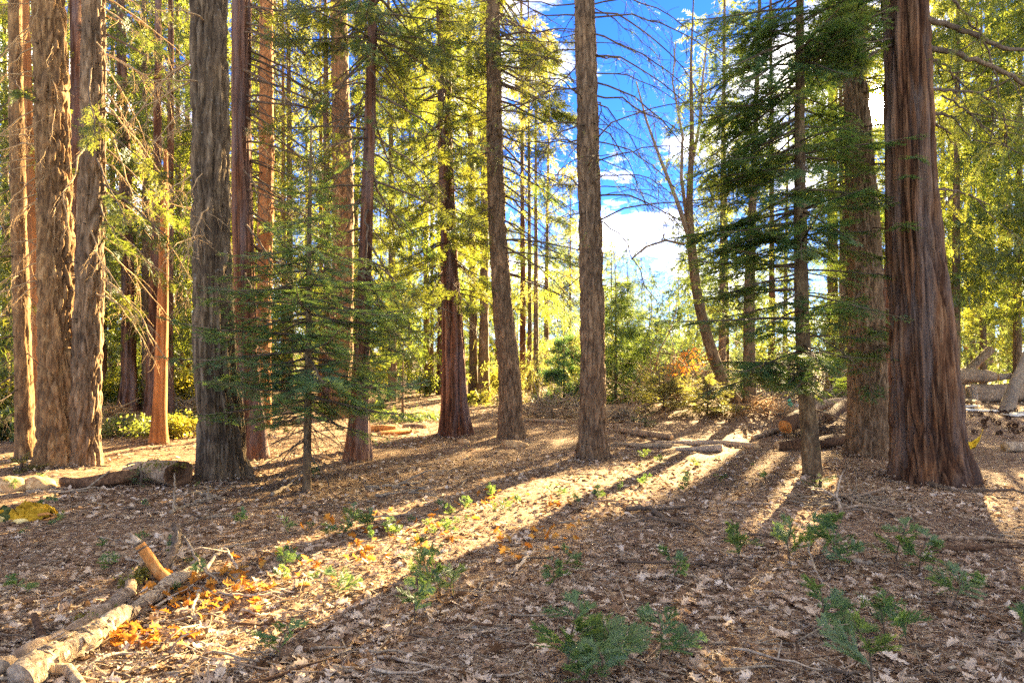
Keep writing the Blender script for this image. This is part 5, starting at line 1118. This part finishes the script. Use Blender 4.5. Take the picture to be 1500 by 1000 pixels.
# the right-hand heap by the forest edge
L('fallen_log', 'big brown log lying full width behind the upright board', 'log', [(1392, 589, 27), (1440, 590, 29), (1520, 590, 30)], 'log', 231, 'cut', amp=0.025, segs=28)
L('fallen_log', 'thick log lying on top of the big brown one, beside the massive cedar', 'log', [(1392, 588, 22, .66), (1425, 588, 23, .72), (1460, 588, 13, .80)], 'log', 232, 'cut', amp=0.025, segs=26)
L('fallen_log', 'whitish short log end at the right behind the leaning pole', 'log', [(1464, 587, 9, .84), (1484, 587, 10, .86), (1506, 587, 10, .88)], 'deadwood', 233, 'cut')
Yq = 27.0
lg = thing('leaning_log', 'pale cut log leaning up at an angle out of the right-hand heap', 'log', at(1410, 556, Yq)); bq = np.array(lg.location)
log_mesh('bark', [np.array([-.2, 0, -.2]), np.array(at(1430, 531, Yq)) - bq, np.array(at(1452, 511, Yq)) - bq], [.20, .17, .16], M['log'], 234, segs=18, amp=0.012, endmat=M['cut'], parent=lg)
Yq = 21.0; x0, y0_, z0_ = pg(1474, 602)
lg = thing('leaning_pole', 'grey pole leaning to the right in front of the big brown log', 'pole', (x0, y0_, z0_ - .03)); bq = np.array(lg.location)
log_mesh('bark', [np.array([0, 0, 0.]), np.array(at(1486, 566, y0_)) - bq, np.array(at(1500, 535, y0_)) - bq, np.array(at(1518, 490, y0_)) - bq], [.20, .17, .15, .13], M['stick'], 235, segs=18, amp=0.012, parent=lg)
L('cut_log', 'white-topped log end lying at the right edge', 'log', [(1477, 662, 14), (1500, 661, 15), (1530, 660, 15)], 'birch', 236, 'cut')
L('fallen_log', 'short pale log in front of the upright board', 'log', [(1403, 588, 8, .1), (1418, 592, 9), (1436, 594, 8)], 'deadwood', 237, 'cut')
def board(label, c, rot, dim, mat, seed, name='board'):
    root = thing(name, label, 'board', c); x, y, z = dim; rng = RS(seed); n = 7; V = []
    for i in range(n):
        t = i / (n - 1) - .5; b = rng.randn() * .006
        for sy in (-1, 1):
            for sz in (-1, 1): V.append((t * x, sy * y / 2 + rng.randn() * .004, sz * z / 2 + b))
    F = []
    for i in range(n - 1):
        a = i * 4; F += [(a, a + 4, a + 5, a + 1), (a + 2, a + 3, a + 7, a + 6), (a, a + 2, a + 6, a + 4), (a + 1, a + 5, a + 7, a + 3)]
    F += [(0, 1, 3, 2), ((n - 1) * 4, (n - 1) * 4 + 2, (n - 1) * 4 + 3, (n - 1) * 4 + 1)]
    o = MB().add(np.array(V), np.array(F)).build('plank', M[mat], root); root.rotation_euler = rot; return root
X, Y, z = pg(1424, 592); board('weathered board standing upright against the big brown log', (X, Y, z + .28), (0, math.radians(82), math.radians(8)), (.72, .46, .04), 'deadwood', 1)
X, Y, z = pg(1436, 603); board('flat whitish board lying on bare earth below the upright one', (X, Y, z + .05), (.05, .03, -.12), (1.0, .32, .035), 'board', 2)
X, Y, z = pg(1424, 598); board('narrow whitish board lying just behind the flat one', (X, Y + .2, z + .07), (.1, -.06, .15), (.6, .18, .03), 'board', 3)
X, Y, z = pg(1493, 610); board('whitish board at the right edge near the leaning pole', (X, Y, z + .06), (.08, -.05, .25), (.8, .4, .03), 'board', 4)
# pine cones on the bare earth
rng = RS(17)
for k in range(26):
    X, Y, z = pg(1418 + rng.rand() * 80, 604 + rng.rand() ** 1.3 * 36); n = 26; i = np.arange(n); ph = i * 2.4; t = i / n; u = np.stack([np.cos(ph) * np.sin(.3 + t * 2.4), np.sin(ph) * np.sin(.3 + t * 2.4), (t - .5) * 1.7], -1); w = np.stack([-np.sin(ph), np.cos(ph), 0 * ph], -1)
    V = np.stack([u * .02, u * .062 + w * .02, u * .072 + np.array([0, 0, .02]), u * .062 - w * .02], 1).reshape(-1, 3); o = MB().add(V, np.arange(4 * n).reshape(-1, 4)).build('pine_cone', M['rotten'], None, False, (X, Y, z + .05)); o.rotation_euler = (1.4, rng.rand(), rng.rand() * 6)
    tag(o, 'dark pine cone lying on the bare earth right of the massive cedar', 'pine cone', 'pine cones on the bare earth')
# yellow ribbon, bag, green scraps
def cloth(name, pts_top, mat, parent, seed, thick=.01):
    """a crumpled sheet through a grid of points"""
    G = np.asarray(pts_top, float); n, m, _ = G.shape; tn, tm = np.linspace(0, n - 1, n * 6), np.linspace(0, m - 1, m * 6)
    A = np.stack([np.stack([np.interp(tm, np.arange(m), G[i, :, c]) for i in range(n)]) for c in range(3)], -1); A = np.stack([np.stack([np.interp(tn, np.arange(n), A[:, j, c]) for j in range(A.shape[1])], 1) for c in range(3)], -1)
    f = A.reshape(-1, 3); f = f + ((np.stack([fbm(f * 9 + 5 * k, seed + k, 3) for k in range(3)], -1)) - .5) * np.array([.06, .06, .09]); cr_ = np.abs(fbm(f * np.array([8, 14, 14]) + seed, seed + 9, 3) - .5); f = f - np.array([0, -.6, 1.0]) * (np.clip(.09 - cr_, 0, 1) * .95)[:, None]; N1, M1 = A.shape[:2]; i = np.arange(N1 - 1)[:, None] * M1; j = np.arange(M1 - 1)[None]; F = np.stack([i + j, i + j + 1, i + M1 + j + 1, i + M1 + j], -1).reshape(-1, 4)
    o = MB().add(f, F).build(name, M[mat], parent, True); md = o.modifiers.new('thickness', 'SOLIDIFY'); md.thickness = thick; return o
X, Y, z = pg(34, 760); bag = thing('canvas_bag', 'crumpled yellow and green canvas bag lying at the left edge', 'bag', (X, Y, z)); s_ = Y / FOC
def gp(x, y, d): return ((x - 34) * s_, d, (760 - y) * s_)
cloth('cover', [[gp(8, 758, -.05), gp(20, 758, -.16), gp(45, 758, -.18), gp(72, 757, -.02)], [gp(12, 748, .0), gp(24, 744, -.1), gp(48, 747, -.1), gp(66, 750, .02)], [gp(20, 740, .1), gp(30, 735, .08), gp(48, 740, .1), gp(66, 750, .12)], [gp(20, 752, .25), gp(32, 750, .3), gp(50, 750, .3), gp(66, 756, .2)]], 'yellowcloth', bag, 3)
cloth('side_panel', [[gp(-14, 762, -.06), gp(0, 762, -.18), gp(18, 763, -.22), gp(34, 762, -.2)], [gp(-12, 754, -.02), gp(2, 748, -.1), gp(16, 748, -.17), gp(32, 757, -.18)], [gp(-8, 748, .08), gp(8, 740, .02), gp(20, 742, -.05), gp(36, 752, -.1)]], 'greencloth', bag, 5)
cloth('flap', [[gp(16, 756, -.23), gp(30, 760, -.24), gp(48, 760, -.2)], [gp(18, 750, -.2), gp(34, 752, -.19), gp(58, 755, -.15)]], 'creamcloth', bag, 7)
V, F = tube([gp(62, 752, -.06), gp(74, 750, -.05), gp(88, 755, -.02), gp(70, 760, -.06)], [.014] * 4, 6); MB().add(V, F).build('strap', M['peeled'], bag)
V, F = tube([gp(-15, 766, -.2), gp(4, 752, -.22), gp(22, 742, -.16)], [.016] * 3, 6); MB().add(V, F).build('strap', M['yellowcloth'], bag)
X, Y, z = pg(1424, 658); rb = thing('yellow_ribbon', 'crumpled bright yellow ribbon on the ground right of the massive cedar', 'ribbon', (X, Y, z)); s2 = Y / FOC
def gr(x, y, d): return ((x - 1424) * s2, d, (658 - y) * s2)
cloth('tape', [[gr(1416, 655, -.03), gr(1428, 652, -.02), gr(1438, 645, .05), gr(1445, 630, .12)], [gr(1417, 649, .06), gr(1428, 646, .06), gr(1440, 641, .1), gr(1448, 626, .14)]], 'ribbon', rb, 9, .004)
cloth('tape', [[gr(1426, 664, -.08), gr(1440, 664, -.08)], [gr(1428, 660, -.04), gr(1442, 661, -.04)]], 'ribbon', rb, 10, .004)
for k, (x, y, lb) in enumerate(((1158, 621, 'green plastic scrap on the mound left of the mossy trunk'), (1203, 603, 'left green plastic scrap above the log heap'), (1225, 610, 'right green plastic scrap above the log heap'))):
    X, Y, z = pg(x, y + 4); sc = thing('plastic_scrap', lb, 'litter', (X, Y, z + .12)); cloth('sheet', [[(-.08, -.05, 0), (0, -.06, .03), (.08, -.04, 0)], [(-.06, .0, .1), (.01, 0, .14), (.09, .02, .08)], [(-.04, .08, .16), (.03, .08, .2), (.07, .1, .12)]], 'greenribbon', sc, 20 + k, .004)

# ------------------------------------------------------------------ seedlings
def seedling(seed, h=.22, n=9):
    rng = RS(seed); wood = MB(); fol = MB(); C = np.array([[0, 0, 0], [rng.randn() * .01, rng.randn() * .01, h * .5], [rng.randn() * .02, rng.randn() * .02, h]]); V, F = tube(C, [.004, .003, .0012], 5, False); wood.add(V, F)
    for k in range(n):
        t = .22 + .75 * (k + rng.rand() * .5) / n; P, D = at_curve(C, np.array([t])); P = P[0]; a = rng.rand() * 6.28; e = .5 + .3 * rng.randn(); l = h * (.62 * (1.1 - t) + .14) * (.7 + .6 * rng.rand()); d = np.array([math.cos(a) * math.cos(e), math.sin(a) * math.cos(e), math.sin(e)])
        E = P + d * l - np.array([0, 0, .08 * l]); Nn = np.cross(d, rng.randn(3) * .6 + np.array([-d[1], d[0], 0])); Nn /= np.linalg.norm(Nn); S_ = np.cross(Nn, d); m = 12; ts = .1 + .9 * rng.rand(m); sg = np.where(np.arange(m) % 2, 1, -1)
        P2 = P + (E - P) * ts[:, None]; a2 = np.radians(38 + 10 * rng.randn(m)); d2 = d * np.cos(a2)[:, None] + S_ * (np.sin(a2) * sg)[:, None] + Nn * rng.randn(m)[:, None] * .2; E2 = P2 + d2 * (l * .55 * (1.1 - ts) + .008)[:, None]
        A = np.vstack([P2, P[None]]); B = np.vstack([E2, E[None]]); V, F = needle_tris(A, B, np.tile(Nn, (m + 1, 1)), .006, .018, .0085, np.radians(34), rng, .3, .05); fol.add(V, F); V, F = tip_strips(P[None], E[None], .003, Nn[None]); wood.add(V, F)
    return wood.mesh('stem', M['limb']), fol.mesh('foliage', M['f_seed'])
SD = [seedling(s, .20 + .02 * (s % 4), 8 + s % 4) for s in range(8)]
SPOTS = [(1080, 826, 60, 'seedling alone left of the row of seedlings before the sun-side trees'), (1158, 828, 48, 'narrow seedling second from the left in the right-hand row'), (1220, 828, 62, 'bushy seedling in the middle of the right-hand row'), (1243, 838, 44, 'leggy brownish seedling just right of the bushy one'), (1312, 824, 58, 'broad low seedling at the right of the row'), (1346, 838, 54, 'leggy seedling at the right end of the row'),
         (1197, 930, 66, 'compact seedling in the lower right foreground with bare floor around it'), (1395, 888, 52, 'sparse yellowish seedling below the right end of the row'), (1332, 950, 74, 'full green seedling in the lower right foreground'), (1278, 1006, 84, 'tall yellow-green seedling cut by the bottom edge'), (1496, 946, 64, 'seedling at the right edge in the foreground'), (1297, 932, 50, 'thin reddish seedling left of the full green one'),
         (830, 985, 92, 'leafy seedling left of the big clump at the bottom centre'), (885, 1008, 86, 'biggest leafy seedling clump at the bottom edge'), (915, 1000, 70, 'right half of the leafy clump at the bottom edge'), (968, 968, 60, 'sprawling seedling right of the clump at the bottom'), (858, 1012, 60, 'low seedling in front of the leafy clump'), (608, 908, 46, 'small dark seedling left of the bottom centre'), (640, 868, 50, 'low spreading seedling with yellow tips in the centre foreground'), (628, 850, 44, 'upright pale seedling behind the low spreading one'), (828, 838, 40, 'faint seedling on the leaf floor at centre'), (810, 865, 36, 'small seedling left of the bent pale twig'), (990, 858, 38, 'single seedling between the centre and the right-hand row'), (665, 870, 36, 'dark sprig touching the low spreading seedling'), (410, 968, 60, 'wispy brown-green seedling right of the fallen limbs'), (506, 780, 34, 'pale yellow seedling in the sunlit band')]
rng = RS(33)
def put_seed(X, Y, z, h, label, group=None, k=0):
    w, f = SD[k % len(SD)]; root = thing('seedling', label, 'seedling', (X, Y, z), group, rng.rand() * 6.28); s = 1.2 * h / .23; root.scale = (s * (.8 + .5 * rng.rand()), s * (.8 + .5 * rng.rand()), s * (.85 + .35 * rng.rand())); root.rotation_euler = (rng.randn() * .16, rng.randn() * .16, rng.rand() * 6.28); a = link('stem', w, root); link('foliage', f, root)
for k, (px, py, h, lb) in enumerate(SPOTS):
    X, Y, z = pg(px, py); put_seed(X, Y, z, h / FOC * Y, 'green conifer ' + lb if 'green' not in lb else lb, None, k)
for k in range(70):                                     # small ones along the sunlit strip and in the shade
    if k < 44: t = rng.rand(); px = 480 + 640 * t + rng.randn() * 40; py = 790 - 115 * t + rng.randn() * 14
    else: px = rng.rand() * 560; py = 700 + rng.rand() * 180
    X, Y, z = pg(px, py); put_seed(X, Y, z, (.06 + .09 * rng.rand()), 'tiny green sprout lit on the sunny strip of forest floor' if k < 44 else 'tiny green sprout in the shade of the left floor', 'sprouts on the sunny strip' if k < 44 else 'sprouts on the shaded left floor', k)

# ------------------------------------------------------------------ leaf and needle litter
def oak_leaf(seed, L=.085):
    rng = RS(seed); r = []; n = 9
    for i in range(n):
        t = i / (n - 1); w = .30 * math.sin(math.pi * min(1, t * .92 + .06)) ** .8; w *= 1.35 if i % 2 == 1 else .55; r.append((t, w * (1 + .15 * rng.randn())))
    V = []; c1, c2 = rng.randn() * .35, rng.randn() * .5
    for t, w in r:
        for s in (-1, 0, 1): x = t - .5; y = s * w; V.append((x * L, y * L, L * (c1 * x * x + abs(y) * (c2 + .35) + .03 * rng.randn() * abs(s))))
    F = []
    for i in range(n - 1): a = i * 3; F += [(a, a + 3, a + 4), (a, a + 4, a + 1), (a + 1, a + 4, a + 5), (a + 1, a + 5, a + 2)]
    V = np.array(V); return V, np.array(F)
OAK = [oak_leaf(s) for s in range(6)]
OAKS = [(v[::1], f) for v, f in OAK]
def small_leaf(seed, L=.06):
    rng = RS(seed); c = rng.randn() * .4; V = np.array([(-.5, 0, 0), (-.2, .26, .1 + .1 * c), (.1, .30, .12), (.5, 0, .05), (.15, -.3, .1 + .1 * c), (-.2, -.24, .08), (0, 0, -.04)]) * L
    return V, np.array([(6, 0, 5), (6, 5, 4), (6, 4, 3), (6, 3, 2), (6, 2, 1), (6, 1, 0)])
SML = [small_leaf(s) for s in range(4)]
def floor_pts(n, rng, ymin, ymax, p=1.0, xr=(-80, 1580)):
    q = ymin * (ymax / ymin) ** (rng.rand(n) ** p); px = xr[0] + (xr[1] - xr[0]) * rng.rand(n); X = (px - 750) / FOC * q; return X, q
def relief(X, Y):
    p = np.stack([X * 3.2, Y * 3.2, X * 0], -1); q = np.stack([X * 11, Y * 11, X * 0], -1); return gzv(X, Y) + ((fbm(p, 21, 3) - .5) * .05 + (fbm(q, 25, 2) - .5) * .035) * np.clip((40 - Y) / 20, 0, 1)
def scatter(tms, X, Y, rng, tilt, sc, lift=.012):
    n = len(X); Z = relief(X, Y) + lift * rng.rand(n); Rm = rot_z(rng.rand(n) * 6.283) @ rot_x(rng.randn(n) * tilt) @ rot_y(rng.randn(n) * tilt) @ rot_x(np.where(rng.rand(n) < .5, 0, math.pi)); pick = rng.randint(len(tms), size=n); mb = MB()
    for k, t in enumerate(tms):
        m = pick == k
        if m.any(): V, F = stamp(t, Rm[m], sc[m], np.stack([X, Y, Z], -1)[m]); mb.add(V, F)
    return mb
rng = RS(55)
patch = lambda X, Y, s=.8, k=71: fbm(np.stack([X * s, Y * s, X * 0], -1), k, 3)
X, Y = floor_pts(12000, rng, 2.7, 8.5); k = patch(X, Y) * .6 + patch(X, Y, 2.6, 75) * .55 + .10 * (Y < 6) - .05 + .16 * rng.rand(len(X)) > .61; X, Y = X[k], Y[k]
tag(scatter(OAK, X, Y, rng, .30, .40 + .85 * rng.rand(len(X)) ** 1.5, .02).build('leaf_litter', M['leaf']), 'dry tan oak leaves thickly strewn over the near floor', None, None, 'stuff')
X, Y = floor_pts(20000, rng, 7, 32); k = patch(X, Y, .5) + .15 * rng.rand(len(X)) > .47; X, Y = X[k], Y[k]
tag(scatter(SML, X, Y, rng, .45, (.7 + .7 * rng.rand(len(X))) * (.8 + Y / 30), .02).build('leaf_litter', M['leaf']), 'dry leaves scattered over the farther floor', None, None, 'stuff')
X, Y = floor_pts(16000, rng, 2.7, 7)
tag(scatter(SML, X, Y, rng, .5, .25 + .35 * rng.rand(len(X)), .015).build('bark_chips', M['chaff']), 'small brown leaf scraps and bark chips', None, None, 'stuff')
# the 300 leaves that show largest
X, Y = floor_pts(270, rng, 3.2, 4.9, 1.0, (0, 1500)); Z = relief(X, Y); LM = [mesh_np('fallen_leaf', v, [f], M['leaf']) for v, f in OAK]
for i in range(270):
    o = link('fallen_leaf', LM[i % 6], None, (X[i], Y[i], Z[i] + .022)); o.rotation_euler = (rng.randn() * .3 + (math.pi if rng.rand() < .5 else 0), rng.randn() * .3, rng.rand() * 6.28); s = .7 + .6 * rng.rand(); o.scale = (s, s, s)
    tag(o, 'large dry oak leaf lying loose on the foreground floor', 'leaf', 'large oak leaves in the foreground')
for i in range(30):                                     # some caught on and against the fallen limbs
    px = 20 + 250 * rng.rand(); py = 1005 - (px - 12) * .62 + rng.randn() * 16; X, Y, z = pg(px, py)
    o = link('fallen_leaf', LM[i % 6], None, (X, Y, z + .03 + .05 * rng.rand())); o.rotation_euler = (rng.randn() * .7, rng.randn() * .7, rng.rand() * 6.28); tag(o, 'dry oak leaf caught against the fallen limbs at the lower left', 'leaf', 'oak leaves caught on the fallen limbs')
# orange leaves: clusters beside the limbs and along the sunlit strip
LO = [mesh_np('orange_leaf', v, [f], M['leafo']) for v, f in OAK]; OC = [(250, 885, 24, 10, 26), (300, 880, 26, 10, 30), (350, 870, 30, 8, 20), (190, 935, 24, 10, 22), (165, 945, 16, 8, 12), (260, 940, 16, 8, 12), (330, 850, 18, 6, 12), (520, 770, 50, 12, 22), (640, 775, 40, 14, 20), (700, 730, 30, 8, 16), (790, 790, 40, 10, 30), (810, 742, 10, 6, 10), (560, 810, 60, 12, 20), (745, 810, 10, 5, 6), (410, 830, 50, 14, 20)]
for (px, py, sx, sy, n) in OC:
    for i in range(n):
        X, Y, z = pg(px + rng.randn() * sx * 1.15, py + rng.randn() * sy * 1.1); z = float(relief(np.array([X]), np.array([Y]))[0]); o = link('orange_leaf', LO[i % 6], None, (X, Y, z + .02 + .03 * rng.rand())); o.rotation_euler = (rng.randn() * .5, rng.randn() * .5, rng.rand() * 6.28); s = .7 + .5 * rng.rand(); o.scale = (s, s, s)
        tag(o, 'orange oak leaf glowing among the paler leaves' + (' beside the fallen limbs' if px < 380 else ' on the sunlit strip'), 'leaf', 'orange leaves beside the fallen limbs' if px < 380 else 'orange leaves on the sunlit strip')
# needles and thin twigs
def slivers(n, ymin, ymax, l0, l1, w, rng, mat, name, label):
    X, Y = floor_pts(n, rng, ymin, ymax); Z = relief(X, Y); a = rng.rand(n) * 6.283; l = l0 + (l1 - l0) * rng.rand(n) ** 2; l *= 1 + Y / 25; ww = w * (.6 + .8 * rng.rand(n)) * (1 + Y / 14); d = np.stack([np.cos(a), np.sin(a), rng.randn(n) * .10], -1); s_ = np.stack([-np.sin(a), np.cos(a), 0 * a], -1); C = np.stack([X, Y, Z + .004 + .018 * rng.rand(n)], -1)
    bend = rng.randn(n)[:, None] * .12 * l[:, None] * s_; h = d * l[:, None] / 2; W_ = s_ * ww[:, None] / 2; U_ = np.array([0, 0, 1.0]) * ww[:, None] * .6
    V = np.stack([C - h - W_, C - h + W_, C + bend - W_, C + bend + W_, C + h, C + bend + U_], 1).reshape(-1, 3); i = np.arange(n)[:, None] * 6; F = np.concatenate([i + np.array(q) for q in ((0, 5, 1), (2, 4, 5), (5, 4, 3))])
    tag(MB().add(V, F).build(name, M[mat]), label, None, None, 'stuff')
slivers(60000, 2.7, 30, .03, .14, .0032, rng, 'chaff', 'needle_litter', 'brown needles and fine twig litter covering the floor')
slivers(6000, 2.7, 30, .06, .40, .007, rng, 'stick', 'twig_litter', 'grey twigs scattered over the whole floor')

# needles, bark and leaves heaped about the feet of the near trees
rng = RS(66); XX, YY_, ZZ_, SC_ = [], [], [], []
for t in list(T.values()):
    if t.Y > 24: continue
    r = t.R[0] * 1.12; n = int(60 + 420 * r)
    a = rng.rand(n) * 6.283; d = r * .98 + np.abs(rng.randn(n)) * (.07 + .22 * r); h_ = (.02 + .10 * r) * np.exp(-((d - r) / (.08 + .16 * r))) * rng.rand(n)
    XX.append(t.base.x + np.cos(a) * d); YY_.append(t.base.y + np.sin(a) * d); ZZ_.append(h_); SC_.append(.35 + .55 * rng.rand(n))
XX, YY_, ZZ_, SC_ = map(np.concatenate, (XX, YY_, ZZ_, SC_)); n = len(XX)
Rm = rot_z(rng.rand(n) * 6.283) @ rot_x(rng.randn(n) * .6) @ rot_y(rng.randn(n) * .6); mb = MB(); pick = rng.randint(4, size=n); P = np.stack([XX, YY_, relief(XX, YY_) + .01 + ZZ_], -1)
for k in range(4): V, F = stamp(SML[k], Rm[pick == k], SC_[pick == k], P[pick == k]); mb.add(V, F)
tag(mb.build('bark_litter', M['chaff']), 'shed bark scraps and needles heaped round the feet of the trees', None, None, 'stuff')
